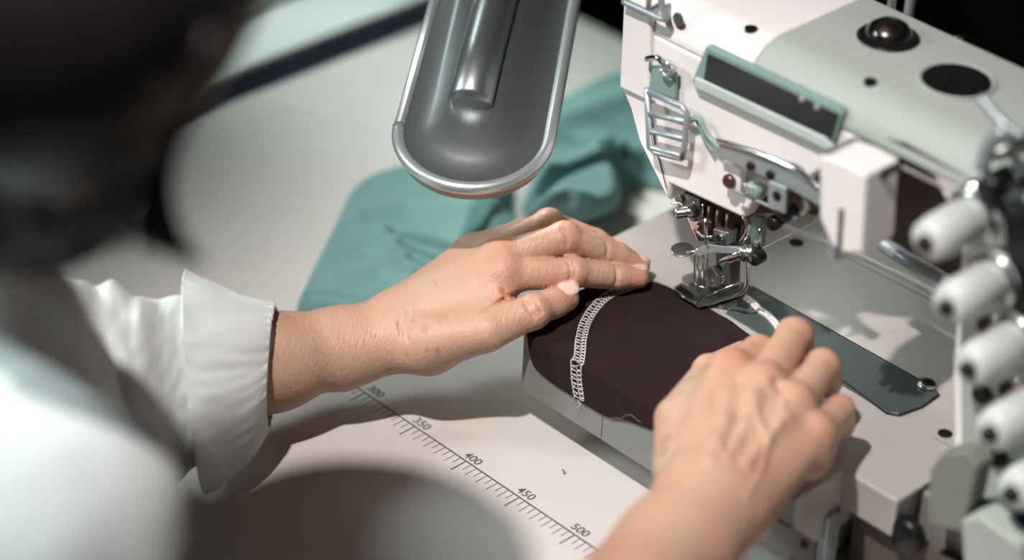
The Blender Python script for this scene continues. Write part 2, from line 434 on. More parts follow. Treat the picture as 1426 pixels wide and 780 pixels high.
for i in range(4):
    obj('door', mbox(-0.44 + i * .435, -0.01 + i * .435, 0.612, 0.619, FLOOR_Z + .06, 0.03), 'dark_wood', cb, bevel=0.002)

# ================================================================== THE SEWING MACHINE
SM = thing('sewing_machine', M(0.1, 0.02, 0), 'white industrial coverstitch sewing machine with needles and presser foot over its raised bed', 'sewing machine')
FB = -0.025; BB = 0.088
bed = [(-.048, -.120), (.184, -.120), (.184, -.076), (.184, .018), (.228, .018), (.228, .150), (-.093, .150), (-.093, .004), (-.060, -.030)]
obj('bed', prism([M(a, b, .030) for a, b in bed], V((0, 0, .0455))), 'bed', SM, bevel=0.0016)
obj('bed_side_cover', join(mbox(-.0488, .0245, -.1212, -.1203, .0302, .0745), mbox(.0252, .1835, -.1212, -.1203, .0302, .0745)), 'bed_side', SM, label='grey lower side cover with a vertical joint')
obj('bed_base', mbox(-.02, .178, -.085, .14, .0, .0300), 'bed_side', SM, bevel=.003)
pc = [toM(Bp(x, y, -.1213)) for x, y in ((1081, 722), (1132, 752), (1133, 790), (1060, 745))]
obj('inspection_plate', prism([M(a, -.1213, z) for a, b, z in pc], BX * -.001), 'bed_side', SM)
obj('plate_screw', screw(Bp(1120, 758, -.1223), -BX, .0032, .0012), 'black', SM)
flap = obj('bed_flap', mbox(.181, .2245, -.0765, .02, .0475, .07555), 'bed', SM, bevel=.0018)
obj('flap_bracket', mbox(.181, .187, -.0905, -.077, .0, .0475), 'zinc', SM, bevel=.001)
obj('recess_panel', mbox(.188, .34, -.066, -.060, .0, .0470), 'cavity', SM)
obj('recess_knob', lathe(Bp(1268, 742, -.068), -BX, [(0, .012), (.006, .012), (.008, .010)]), 'black', SM, smooth=True)
# slide plate
sp = [(1010, 437), (1048, 400), (1302, 541), (1308, 549), (1285, 566), (1252, 578), (1235, 575)]
obj('slide_plate', prism([W(x, y, .0757) for x, y in sp], V((0, 0, .0008))), 'slide', SM, bevel=.0004)
obj('slide_plate_edge', join(tube([W(x, y, .0764) for x, y in ((1048, 399), (1170, 467), (1302, 541))], .0005, 6),
                             tube([W(x, y, .0763) for x, y in ((1100, 489), (1180, 535), (1235, 576), (1252, 579), (1285, 567), (1308, 550))], .0006, 6)), 'black', SM)
obj('thumb_screw', lathe(W(1290, 537, .0765), ZX, [(0, .0062), (.001, .0064), (.0024, .0058), (.0032, .003), (.0033, .0005)]), 'steel', SM, smooth=True)
obj('needle_plate', prism([W(x, y, .0758) for x, y in ((958, 398), (1000, 378), (1050, 402), (1012, 432))], V((0, 0, .001))), 'dull', SM, bevel=.0003)
for px, py, r in ((1316, 604, .0042), (1109, 338, .0046)):
    obj('bed_hole', lathe(W(px, py, .0757), ZX, [(0, r * 1.1), (.0003, r * 1.1), (.00035, r * .9)]), 'black', SM)
obj('bed_scratch', tube([W(x, y, .0756) for x, y in ((1298, 609), (1322, 621))], .0004, 6), 'seam', SM)
obj('bed_groove', (tube([W(x, y, .0756) for x, y in ((1129, 330), (1185, 362), (1310, 425))], .0006, 6)), 'seam', SM)
obj('bed_rear_rim', prism([W(x, y, .0757) for x, y in ((1085, 318), (1180, 352), (1320, 420), (1340, 405), (1230, 345), (1100, 300))], V((0, 0, .004))), 'bed', SM, bevel=.0015)
# head, arm and column: profile seen from the operator's side, swept across the machine
prof = [toM(Bp(x, y, FB)) for x, y in ((864, 124), (876, 152), (888, 196), (912, 246), (930, 283), (934, 259), (1035, 306), (1053, 277),
        (1102, 266), (1150, 234), (1185, 206), (1225, 197), (1262, 207), (1300, 252), (1326, 300), (1338, 350))]
prof = [(a, z) for a, b, z in prof]
prof = [(prof[0][0] - .001, .262)] + prof + [(.214, .14), (.222, .10), (.222, .0765), (.46, .0765), (.46, .262)]
obj('arm_casting', prism([M(a, FB, z) for a, z in prof], BX * (BB - FB)), 'paint', SM, bevel=.0035)
AL = prof[0][0]
top = [(FB, .2615), (FB, .268), (FB + .004, .277), (FB + .012, .2835), (FB + .024, .2865), (BB - .012, .2865), (BB - .003, .283), (BB, .275), (BB, .2615)]
obj('head_top', prism([M(AL, b, z) for b, z in top], AX * (.038 - AL)), 'paint', SM, bevel=.002)
top2 = [(FB - .0008, .2615), (FB - .0008, .268), (FB + .0035, .2775), (FB + .012, .2843), (FB + .025, .2875), (BB - .011, .2875), (BB - .003, .284), (BB + .001, .275), (BB + .001, .2615)]
obj('arm_cover', prism([M(.0385, b, z) for b, z in top2], AX * .42), 'cover', SM, bevel=.0025, label='top cover with shade put into its grey colour')
# top details
c = W(1237, 52, .2876)
obj('sight_ring', lathe(c, ZX, [(-.001, .0195), (.0006, .0195), (.0012, .0185), (.0006, .0155), (.0004, .002)]), 'black', SM, smooth=True)
obj('oil_sight_dome', lathe(c, ZX, [(0, .0145), (.004, .0142), (.008, .0118), (.0105, .0075), (.0115, .003), (.0117, .0004)]), 'glass', SM, smooth=True, label='clear domed oil sight window')
obj('sight_core', lathe(c + ZX * .001, ZX, [(0, .0075), (.004, .006), (.006, .001)]), 'bronze', SM, smooth=True)
c = W(1332, 114, .2872)
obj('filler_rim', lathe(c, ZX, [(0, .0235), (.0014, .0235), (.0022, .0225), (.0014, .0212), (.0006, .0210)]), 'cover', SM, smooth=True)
obj('filler_opening', lathe(c, ZX, [(0, .0207), (.0012, .0207), (.00125, .001)]), 'black', SM, label='black round opening')
for px, py, z, r in ((1212, 113, .2876, .0038), (1046, 40, .2855, .0042)):
    obj('cover_hole', lathe(W(px, py, z), ZX, [(-.002, r), (.0006, r), (.0007, r * .5)]), 'black', SM)
obj('rear_screw', screw(W(1335, 54, .2876), ZX, .003, .002), 'chrome', SM)
obj('head_hole', lathe(Bp(945, 27, FB), -BX, [(0, .0045), (.0004, .0045), (.0005, .002)]), 'dull', SM)
# faceplate and its seam
fp_ = [(868, 2), (906, 12), (904, 142), (897, 139), (862, 122)]
obj('face_plate', prism([Bp(x, y, FB - .0035) for x, y in fp_], BX * .08), 'paint', SM, bevel=.0016)
obj('face_seam', join(tube([Bp(x, y, FB - .0004) for x, y in ((906, 12), (904, 142), (912, 200), (928, 262))], .0005, 6)), 'seam', SM)
obj('top_handle', join(tube([Bp(x, y, FB - .008) for x, y in ((868, 2), (895, 14), (926, 27), (922, 8), (916, -30))], .0022, 8, 4),
                       tube([Bp(x, y, FB - .008) for x, y in ((903, 12), (905, -25))], .0018, 8)), 'zinc', SM, smooth=True)
# lever with clip on the head
LV = obj('side_lever', join(*[tube([Bp(x, y, FB - .010) for x, y in q], .0021, 8) for q in
        (((901, 123), (905, 206), (912, 212), (950, 221)), ((903, 128), (950, 148), (957, 158), (953, 205), (950, 220)), ((905, 158), (955, 170)), ((907, 182), (953, 194)), ((908, 205), (950, 218)))]), 'zinc', SM, smooth=True, label='grey slotted lever plate')
obj('lever_arm', prism([Bp(x, y, FB - .005) for x, y in ((908, 92), (940, 102), (940, 138), (903, 124))], BX * .003), 'teal_plastic', SM, bevel=.0008)
obj('lever_spring', join(tube([Bp(x, y, FB - .008) for x, y in ((901, 82), (915, 80), (928, 92), (940, 95))], .0022, 8, 4),
                         tube([Bp(x, y, FB - .010) for x, y in ((920, 96), (928, 106), (938, 96))], .0013, 8, 4)), 'chrome', SM, smooth=True)
obj('lever_screw', screw(Bp(928, 90, FB - .009), -BX, .0032, .0015), 'steel', SM)
# display window
fr = [(983, 64), (1170, 152), (1173, 160), (1157, 206), (1148, 208), (967, 122), (963, 113)]
obj('window_frame', prism([Bp(x, y, FB - .0045) for x, y in fr], BX * .006), 'teal_plastic', SM, bevel=.001, label='teal plastic window frame')
wi = [(985, 74), (1168, 160), (1157, 197), (979, 114)]
obj('window_glass', prism([Bp(x, y, FB - .0052) for x, y in wi], BX * .003), 'window', SM, bevel=.0003)
bl = [(966, 108), (980, 113), (1150, 193), (1158, 206), (1150, 209), (966, 122)]
obj('window_sill', prism([Bp(x, y, FB - .0066) for x, y in bl], BX * .004), 'pale_teal', SM, bevel=.001)
for x, y in ((1117, 137), (1138, 148)): obj('frame_screw', screw(Bp(x, y, FB - .005), -BX, .0022, .001), 'chrome', SM)
# linkage across the head
rl = [(1000, 196), (1083, 226), (1142, 262), (1142, 288), (1098, 262), (1050, 240), (1000, 219)]
obj('guide_rail', prism([Bp(x, y, FB - .016) for x, y in rl], BX * .003), 'zinc', SM, bevel=.0006)
obj('rail_edge', tube([Bp(x, y, FB - .017) for x, y in ((998, 195), (1040, 208), (1083, 224), (1118, 242), (1143, 264))], .0018, 8, 4), 'chrome', SM, smooth=True)
obj('link_strap', join(tube([Bp(x, y, FB - .007) for x, y in ((961, 168), (973, 165), (984, 186), (996, 200), (1004, 208))], .0019, 8, 4),
                       tube([Bp(x, y, FB - .005) for x, y in ((970, 168), (983, 196), (993, 212))], .0011, 6, 4)), 'teal_plastic', SM, smooth=True)
for x, y in ((1046, 231), (1073, 243)): obj('rail_screw', screw(Bp(x, y, FB - .0165), -BX, .0030, .0018), 'black', SM)
obj('stop_plate', prism([Bp(x, y, FB - .008) for x, y in ((1006, 224), (1032, 230), (1030, 268), (1005, 258))], BX * .006), 'paint', SM, bevel=.001)
obj('stop_screw', screw(Bp(1016, 252, FB - .009), -BX, .0046, .0024), 'bronze', SM, smooth=False)
obj('spring_coil', join(*[tube([Bp(1036 + i * 5 + 3 * math.cos(t), 262 + i * 2.2 + 6 * math.sin(t), FB - .012) for t in np.linspace(0, 6.28, 10)], .0006, 6) for i in range(3)]), 'steel', SM, smooth=True)
obj('lower_rod', tube([Bp(x, y, FB - .010) for x, y in ((1024, 266), (1060, 282), (1110, 305))], .0010, 8), 'zinc', SM)
obj('pivot_boss', lathe(Bp(1056, 262, FB - .004), -BX, [(0, .006), (.006, .006), (.008, .0045), (.0082, .001)]), 'teal_plastic', SM, smooth=True)
obj('slotted_plate', prism([Bp(x, y, FB - .021) for x, y in ((1070, 252), (1094, 262), (1092, 299), (1068, 287))], BX * .0025), 'zinc', SM, bevel=.001)
obj('plate_hole', lathe(Bp(1082, 273, FB - .0212), -BX, [(0, .0033), (.0004, .0033), (.0005, .001)]), 'black', SM)
obj('black_knob', lathe(Bp(1105, 291, FB - .006), -BX, [(0, .0048), (.010, .0048), (.012, .0035), (.0122, .001)]), 'black', SM, smooth=True)
obj('wire_guide', join(tube([Bp(x, y, FB - .012) for x, y in ((1088, 234), (1098, 228), (1112, 232), (1122, 244))], .0012, 8, 5),
                       tube([Bp(x, y, FB - .012) for x, y in ((1095, 262), (1118, 270), (1124, 290), (1117, 300))], .0016, 8, 5)), 'olive', SM, smooth=True)
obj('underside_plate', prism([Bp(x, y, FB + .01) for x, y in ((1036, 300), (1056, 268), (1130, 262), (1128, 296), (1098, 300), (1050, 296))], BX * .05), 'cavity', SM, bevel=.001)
# tension release box
BK = obj('tension_box', prism([Bp(x, y, FB - .045) for x, y in ((1141, 216), (1176, 228), (1206, 245), (1200, 353), (1167, 351), (1156, 337), (1141, 303))], BX * .030), 'paint', SM, bevel=.0016, label='white tapered box hanging below the arm')
obj('box_slot', prism([Bp(x, y, FB - .0456) for x, y in ((1168, 290), (1175, 293), (1171, 350), (1165, 349))], BX * .003), 'cavity', BK)
obj('box_lid', prism([Bp(x, y, FB - .043) + ZX * .0005 for x, y in ((1143, 214), (1206, 243), (1205, 247), (1142, 218))], BX * .030), 'olive', BK)
obj('box_foot', prism([Bp(x, y, FB - .043) for x, y in ((1153, 338), (1161, 340), (1161, 362), (1153, 358))], BX * .005), 'zinc', BK, bevel=.0005)
for x, y in ((1171, 357), (1182, 354)): obj('tiny_screw', screw(Bp(x, y, FB - .044), -BX, .0022, .002), 'chrome', BK)
obj('box_arm', tube([Bp(x, y, FB - .03) for x, y in ((1218, 252), (1235, 240), (1252, 231))], .0025, 8, 3), 'black', SM, smooth=True)
obj('throat_shade', prism([Bp(x, y, .04) for x, y in ((1205, 170), (1290, 190), (1345, 260), (1345, 400), (1262, 352), (1222, 325), (1215, 240))], BX * .045), 'cavity', SM, bevel=.004, label='dark part standing for the shade inside the throat')  # dark solid put in for the shaded underside of the arm
obj('throat_ledge', tube([Bp(x, y, .03) for x, y in ((1228, 338), (1262, 362), (1320, 396))], .005, 8), 'zinc', SM, smooth=True)
# five thread tensions on the column
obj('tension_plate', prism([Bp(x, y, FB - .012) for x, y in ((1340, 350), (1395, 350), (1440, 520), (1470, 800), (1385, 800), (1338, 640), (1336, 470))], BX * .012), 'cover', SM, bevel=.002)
for i, (x, y) in enumerate(((1290, 338), (1320, 427), (1350, 513), (1380, 603), (1410, 687))):
    p = Bp(x, y, -.092); u = BX
    T = obj('thread_tension', lathe(p, u, [(0, .0095), (.002, .0118), (.012, .0132), (.034, .0136), (.036, .0125), (.040, .0125), (.042, .0165), (.046, .0165), (.048, .010), (.055, .008)]), 'spool', SM, smooth=True)
    obj('tension_post', lathe(p - u * .004, u, [(0, .0042), (.003, .0048), (.0045, .0048)]), 'black', T, smooth=True)
    obj('tension_disc', lathe(p + u * .038, u, [(0, .0125), (.0006, .0172), (.0018, .0172), (.0024, .0125)]), 'steel', T, smooth=True)
for x, y in ((1370, 547), (1407, 542), (1377, 452), (1392, 635)):
    obj('guide_hole', lathe(Bp(x, y, FB - .0125), -BX, [(0, .0055), (.004, .0058), (.0042, .003)]), 'black', SM)
obj('thread_guide', join(*[tube([Bp(x, y, b) for x, y in q], r, 8, 4) for q, r, b in (
    (((1365, 135), (1400, 175), (1426, 190)), .0030, -.03), (((1368, 235), (1378, 200), (1400, 182)), .0045, -.035),
    (((1352, 262), (1395, 285), (1412, 330), (1430, 345)), .0028, -.04))]), 'zinc', SM, smooth=True)
obj('guide_knob', lathe(Bp(1372, 266, -.055), BX, [(0, .007), (.004, .0085), (.018, .0085), (.020, .007)]), 'black', SM, smooth=True)
obj('guide_nut', lathe(Bp(1350, 268, -.05), BX, [(0, .005), (.006, .006), (.010, .006)]), 'chrome', SM, smooth=True)
obj('guide_pin', lathe(Bp(1388, 216, -.05), BX, [(0, .0045), (.014, .0045), (.02, .007), (.024, .007)]), 'dull', SM, smooth=True)
obj('rear_motor_cover', prism([Bp(x, y, -.050) for x, y in ((1392, 300), (1450, 280), (1470, 480), (1412, 470))], BX * .02), 'black', SM, bevel=.004)
obj('lower_bracket', prism([Bp(x, y, -.082) for x, y in ((1294, 655), (1309, 634), (1346, 628), (1362, 650), (1350, 700), (1338, 742), (1290, 733))], BX * .016), 'olive', SM, bevel=.002)
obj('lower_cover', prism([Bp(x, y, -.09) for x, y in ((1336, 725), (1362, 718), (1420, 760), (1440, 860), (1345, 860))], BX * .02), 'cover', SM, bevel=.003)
obj('belt', tube([Bp(x, y, -.07) for x, y in ((1350, 705), (1395, 725), (1440, 735))], .008, 8, 3), 'navy', SM, smooth=True)
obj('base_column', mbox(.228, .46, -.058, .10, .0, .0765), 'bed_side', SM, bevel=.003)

# ---- needles, presser foot and thread parts around b = 0
def T(name, pts, r, m='steel', b=-.004, n=8, s=0, **k):
    return obj(name, tube([Bp(x, y, b) for x, y in pts], r, n, s), m, SM, smooth=True, **k)
def Pl(name, pts, m='steel', b=-.006, t=.004, bev=.0004, **k):
    return obj(name, prism([Bp(x, y, b) for x, y in pts], BX * t), m, SM, bevel=bev, **k)
Pl('needle_housing', ((938, 262), (974, 278), (976, 303), (945, 292)), 'dull', -.010, .02)
obj('housing_screw', screw(Bp(946, 277, -.011), -BX, .0034, .0012), 'dull', SM)
T('thread_hook', ((936, 283), (948, 284), (958, 290), (968, 281)), .0010, 'chrome', -.015, s=4)
obj('clamp_screw', lathe(Bp(940, 298, -.022), (BX * 1 + AX * .5).normalized(), [(0, .0030), (.001, .0036), (.007, .0036), (.0075, .0045), (.014, .0045)]), 'steel', SM, smooth=True)
T('guard_pin', ((979, 284), (978, 306)), .0008, 'chrome', -.012)
Pl('bar_guide', ((982, 284), (1036, 306), (1036, 356), (1012, 352), (984, 330)), 'cavity', -.002, .02)
for x in (991, 1003, 1017):
    T('needle_bar', ((x, 286 + (x - 991) * .4), (x - 2, 333 + (x - 991) * .3)), .0032, 'bronze', -.008, n=16)
Pl('bar_block', ((986, 296), (1034, 314), (1030, 348), (988, 336)), 'dull', -.003, .012)
Pl('clamp_block', ((992, 318), (1014, 324), (1012, 344), (992, 338)), 'dull', -.014, .010, .0012)
obj('block_screw', screw(Bp(1003, 331, -.015), -BX, .0026, .0014), 'chrome', SM)
Pl('needle_clamp', ((963, 307), (978, 302), (990, 310), (988, 336), (970, 337), (963, 322)), 'bronze', -.012, .012, .0012)
obj('needle_set_screw', screw(Bp(969, 313, -.013), -BX, .0036, .0016), 'chrome', SM)
T('clamp_rib', ((983, 304), (984, 340)), .0013, 'chrome', -.016)
T('clamp_pin', ((970, 322), (980, 330), (992, 330)), .0014, 'dull', -.016, s=4)
Pl('spreader_plate', ((966, 350), (982, 340), (996, 342), (1034, 346), (1030, 354), (990, 352), (972, 358)), 'zinc', -.014, .003)
obj('thread_disc', lathe(Bp(950, 349, -.012), (ZX + BX * -.15).normalized(), [(0, .0070), (.0004, .0077), (.0009, .0077), (.0012, .0068)]), 'dull', SM, smooth=True, label='round dark steel disc')
T('disc_arm', ((957, 351), (972, 350)), .0008, 'chrome', -.012)
for x, y in ((971.5, 397), (978.5, 400), (985, 396)):
    obj('needle', tube([Bp(x, 346, -.006), Bp(x, 372, -.006), Bp(x - .5, y, -.006)], lambda t: .00085 if t < .5 else .00085 - (t - .5) * .0010, 10), 'chrome', SM, smooth=True)
T('foot_guard', ((968, 352), (967, 380), (969, 396), (985, 400), (993, 390)), .0006, 'chrome', -.014, s=5)
T('foot_guard', ((986, 352), (984, 386), (988, 399)), .0006, 'chrome', -.012, s=4)
Pl('foot_shank', ((995, 345), (1012, 348), (1012, 398), (999, 394)), 'dull', -.002, .008, .0008)
Pl('shank_plate', ((1014, 352), (1032, 350), (1029, 402), (1016, 406)), 'steel', -.006, .002, .0004)
obj('shank_screw', screw(Bp(1004, 388, -.003), -BX, .0030, .0015), 'chrome', SM)
Pl('foot_bridge', ((978, 376), (992, 372), (1000, 386), (998, 400), (982, 400)), 'dull', -.008, .006, .0006)
T('foot_spring', ((1033, 352), (1041, 366), (1040, 396), (1033, 408), (1022, 412)), .0011, 'chrome', -.008, s=5)
T('foot_rod', ((984, 412), (1006, 404), (1028, 394)), .0009, 'chrome', -.014)
obj('presser_foot', join(prism([W(x, y, .0795) for x, y in ((957, 402), (985, 388), (1036, 408), (1018, 417), (972, 430))], V((0, 0, .0013))),
                         prism([W(x, y, .0800) for x, y in ((938, 404), (948, 398), (978, 414), (970, 427))], V((0, 0, .0026)))), 'dull', SM, bevel=.0004)
obj('foot_toe', prism([W(x, y, .0826) for x, y in ((939, 404), (948, 399), (974, 416), (968, 424))], V((0, 0, .0008))), 'steel', SM, bevel=.0003)
T('toe_edge', ((939, 407), (970, 425)), .0006, 'chrome', -.020)
T('lifter_shaft', ((1006, 366), (1022, 358), (1046, 347)), .0030, 'chrome', -.012, n=16)
obj('lifter_collar', lathe(Bp(1036, 352, -.016), (AX * .9 + BX * .1 + ZX * .3).normalized(), [(0, .0050), (.001, .0062), (.003, .0062), (.0045, .005), (.007, .0068), (.010, .0068), (.011, .004)]), 'steel', SM, smooth=True)
obj('lifter_screw', lathe(Bp(1052, 360, -.018), -BX, [(-.006, .0046), (.002, .0046), (.003, .0038), (.0031, .001)]), 'black', SM, smooth=True)
Pl('lifter_plate', ((1044, 300), (1062, 304), (1063, 320), (1060, 350), (1046, 346), (1043, 322)), 'teal_plastic', -.008, .004, .001)
T('plate_bar', ((1059, 318), (1058, 348)), .0009, 'chrome', -.012)
T('lifter_hook', ((1036, 302), (1043, 312), (1040, 326), (1033, 336)), .0020, 'chrome', -.014, s=5)
obj('side_screw', lathe(Bp(1073, 313, -.016), BX, [(0, .0038), (.001, .0048), (.006, .0048), (.0065, .0036), (.016, .0036)]), 'black', SM, smooth=True)
T('thread_guide_wire', ((958, 303), (964, 318), (972, 336)), .0003, 'thread', -.018)
obj('led_strip', prism([M(.030, -.006, .1765), M(.085, -.006, .1765), M(.085, .008, .1765), M(.030, .008, .1765)], V((0, 0, .004))), 'spool', SM, bevel=.0006)
# two rods of the thread stand behind the arm
ts = thing('thread_stand', M(0.04, 0.18, 0.0), 'thread stand rods rising behind the sewing machine arm', 'thread stand')
obj('base', mbox(-.02, .10, .16, .20, .0001, .008), 'black', ts, bevel=.002)
r0 = toM(Bp(1243, 0, .18)); r1 = toM(Bp(1268, 0, .18))
for (a_, b_, z_), m_ in ((r0, 'chrome'), (r1, 'pale_teal')):
    obj('rod', cyl(M(a_, .18, .008), M(a_, .18, .75), .0035), m_, ts, smooth=True)
g = obj('sewing_thread', tube([Bp(1061, 346, -.008), Bp(1098, 328, -.006), Bp(1142, 305, -.01)], .00035, 6), 'thread')
tag(g, 'taut white thread running from the presser foot up to the white box', 'thread')
ch = [(1036, 416), (1047, 424), (1057, 434), (1068, 441), (1078, 452), (1088, 466)]
g = obj('chain_stitch_tail', join(*[tube([W(x + dx, y + dy, .0772) for x, y in ch], lambda t: .0013 + .0004 * math.sin(t * 90), 8, 12) for dx, dy in ((0, 0), (4, -2.2), (2, -4))]), 'thread', smooth=True)
tag(g, 'white chain of stitches trailing over the dark slide plate behind the needles', 'thread')

# ================================================================== WORK LAMP
LX = (RT + UP * 0.0).normalized()
LL = (FW * .66 + UP * .73 + RT * .15).normalized()
LX = (LX - LL * LX.dot(LL)).normalized()
LN = LX.cross(LL).normalized()
if LN.dot(FW) > 0: LN = -LN
L0 = D(660, 184, 1.66); LR = 0.0488; LLEN = 0.34
LP = thing('work_lamp', L0, 'grey metal work lamp head with rounded end hanging between the hair and the machine', 'lamp')
def stadium(r, n=28, l=LLEN, taper=.90):
    pts = []
    for i in range(n + 1):
        t = math.pi + math.pi * i / n
        pts.append((r * math.cos(t), r * math.sin(t)))
    pts += [(r * taper, l), (-r * taper, l)]
    return pts
def lamp_p(x, y, n): return L0 + LX * x + LL * y + LN * n
shade = []
layers = [(LR, -.012), (LR * 1.0, -.002), (LR * .97, .0), (LR * .93, -.0008), (LR * .60, .0045), (LR * .36, .0075)]
vs = []; fs = []; npt = len(stadium(LR))
for r, n_ in layers: vs += [lamp_p(x, y, n_) for x, y in stadium(r)]
for k in range(len(layers) - 1):
    for i in range(npt):
        fs.append((k * npt + i, k * npt + (i + 1) % npt, (k + 1) * npt + (i + 1) % npt, (k + 1) * npt + i))
fs.append(tuple(range(npt))); fs.append(tuple(range((len(layers) - 1) * npt, len(layers) * npt)))
obj('shade', (vs, fs), 'lampm', LP, smooth=True)
obj('rim', tube([lamp_p(x, y, -.0015) for x, y in stadium(LR)[:-2]] + [lamp_p(LR * .9, LLEN, -.0015)], .0042, 10), 'lamprim', LP, smooth=True, label='pale rounded rim')
obj('rim', tube([lamp_p(-LR, 0, -.0015), lamp_p(-LR * .9, LLEN, -.0015)], .0036, 10), 'lamprim', LP, smooth=True, label='pale rounded rim')
stem_path = [lamp_p(-.005, .016, .010), lamp_p(-.005, .06, .011), lamp_p(.0, LLEN, .011)]
obj('stem', tube([stem_path[0] - LL * .003] + stem_path, lambda t: .0145 if t > .05 else .011, 32), 'lampm', LP, smooth=True)
e_ = lamp_p(0, LLEN, .011)
obj('stem', tube([e_, e_ + LL * .06 + V((0, 0, .01)), V((e_.x + .01, e_.y + .12, e_.z + .12)), V((e_.x + .01, e_.y + .13, 1.90))], .0135, 20, 8), 'lampm', LP, smooth=True)
LS = light('work_lamp_beam', 'SPOT', lamp_p(0, .05, -.018), M(.05, .01, .12), 1.0, 0.02, (1.0, 0.95, 0.93), spot_size=rad(110), spot_blend=.9)
obj('lens', prism([lamp_p(x, y, -.0125) for x, y in stadium(LR * .85, l=LLEN * .95)], LN * -.002), 'spool', LP)

# ================================================================== FABRICS
def poly_sd(P, poly):
    d = np.full(len(P), 1e9); ins = np.zeros(len(P), bool); n = len(poly)
    for i in range(n):
        a = np.array(poly[i]); b = np.array(poly[(i + 1) % n]); e = b - a; w_ = P - a
        t = np.clip((w_ @ e) / (e @ e), 0, 1); q = w_ - t[:, None] * e
        d = np.minimum(d, (q ** 2).sum(1))
        c = ((a[1] > P[:, 1]) != (b[1] > P[:, 1])) & (P[:, 0] < (b[0] - a[0]) * (P[:, 1] - a[1]) / (b[1] - a[1] + 1e-12) + a[0])
        ins ^= c
    d = np.sqrt(d); return np.where(ins, d, -d)
def line_d(P, line):
    d = np.full(len(P), 1e9); side = np.zeros(len(P))
    for i in range(len(line) - 1):
        a = np.array(line[i]); b = np.array(line[i + 1]); e = b - a; w_ = P - a
        t = np.clip((w_ @ e) / (e @ e), 0, 1); q = w_ - t[:, None] * e; dd = (q ** 2).sum(1)
        m_ = dd < d; d = np.where(m_, dd, d); side = np.where(m_, np.sign(e[0] * w_[:, 1] - e[1] * w_[:, 0]), side)
    return np.sqrt(d), side
def cloth(name, outline, T, material, label, edge=.012, folds=(), base=.0, h=.0022, amp=.0015, seed=0, group=None):
    poly = [tuple(W(x, y, base + T * .3).xy) for x, y in outline]
    poly = [tuple(p.xy) for p in smooth_path([V((*q, 0)) for q in poly + [poly[0]]], 5)][:-1]
    lo = np.min(poly, 0) - h * 2; hi = np.max(poly, 0) + h * 2
    xs = np.arange(lo[0], hi[0], h); ys = np.arange(lo[1], hi[1], h)
    G = np.stack(np.meshgrid(xs, ys, indexing='ij'), -1); P = G.reshape(-1, 2)
    d = poly_sd(P, poly)
    t = np.clip(d / edge, 0, 1); z = T * np.sqrt(np.clip(1 - (1 - t) ** 2, 0, 1))
    nzv = np.array([noise.noise(V((p[0] * 16 + seed, p[1] * 16, seed))) + .4 * noise.noise(V((p[0] * 45 + seed, p[1] * 45, seed))) for p in P])
    z = z + nzv * amp * t
    for ln, a_, w_, kind in folds:
        ld, sd = line_d(P, [tuple(W(x, y, base + T).xy) for x, y in ln])
        if kind == 'ridge': z = z + a_ * np.exp(-(ld / w_) ** 2) * t
        else:  # step: raised lip on one side falling away sharply on the other
            z = z + t * a_ * np.where(sd > 0, np.exp(-(ld / (w_ * 3.0)) ** 2), np.exp(-(ld / (w_ * .45)) ** 2))
    z = base + np.maximum(z, .0002)
    ok = d > -h * .9
    idx = np.full(len(P), -1); idx[ok] = np.arange(ok.sum()); I = idx.reshape(len(xs), len(ys))
    a, b, c, e = I[:-1, :-1], I[1:, :-1], I[1:, 1:], I[:-1, 1:]
    m_ = (a >= 0) & (b >= 0) & (c >= 0) & (e >= 0)
    q = np.stack([a[m_], b[m_], c[m_], e[m_]], -1)
    Pz = np.concatenate([P, z[:, None]], 1)[ok]
    lowz = Pz.copy(); lowz[:, 2] = base + .0001
    n0 = len(Pz)
    allv = np.concatenate([Pz, lowz]); allq = np.concatenate([q, q[:, ::-1] + n0])
    # close the rim
    from collections import Counter
    ed = Counter()
    for f_ in q:
        for i in range(4):
            ed[(f_[i], f_[(i + 1) % 4])] += 1
    rim = [(u, v, v + n0, u + n0)[::-1] for (u, v) in ed if (v, u) not in ed]
    allq = np.concatenate([allq, np.array(rim)])
    o = np_obj(name, allv, allq, material, None)
    tag(o, label, 'fabric', group)
    return o
cloth('teal_fabric', [(760, 322), (730, 285), (740, 240), (690, 215), (700, 190), (770, 150), (850, 112), (905, 128), (960, 200), (960, 258), (870, 252), (858, 290), (815, 306)],
      .020, 'teal', 'crumpled sea green jersey lying between the lamp and the machine head', edge=.016, seed=9, amp=.004,
      folds=[([(690, 288), (745, 268), (800, 250), (850, 222)], .012, .006, 'step'), ([(700, 276), (735, 292), (770, 298)], -.014, .004, 'ridge'), ([(835, 205), (870, 218), (925, 232)], -.014, .004, 'ridge'), ([(840, 222), (880, 236), (925, 248)], -.010, .003, 'ridge'), ([(820, 205), (860, 220), (930, 222)], .010, .006, 'step'),
             ([(830, 215), (880, 245), (930, 250)], .006, .006, 'ridge'), ([(740, 190), (800, 165), (870, 140)], .006, .014, 'ridge'),
             ([(730, 262), (790, 262), (850, 240)], .008, .010, 'ridge')])
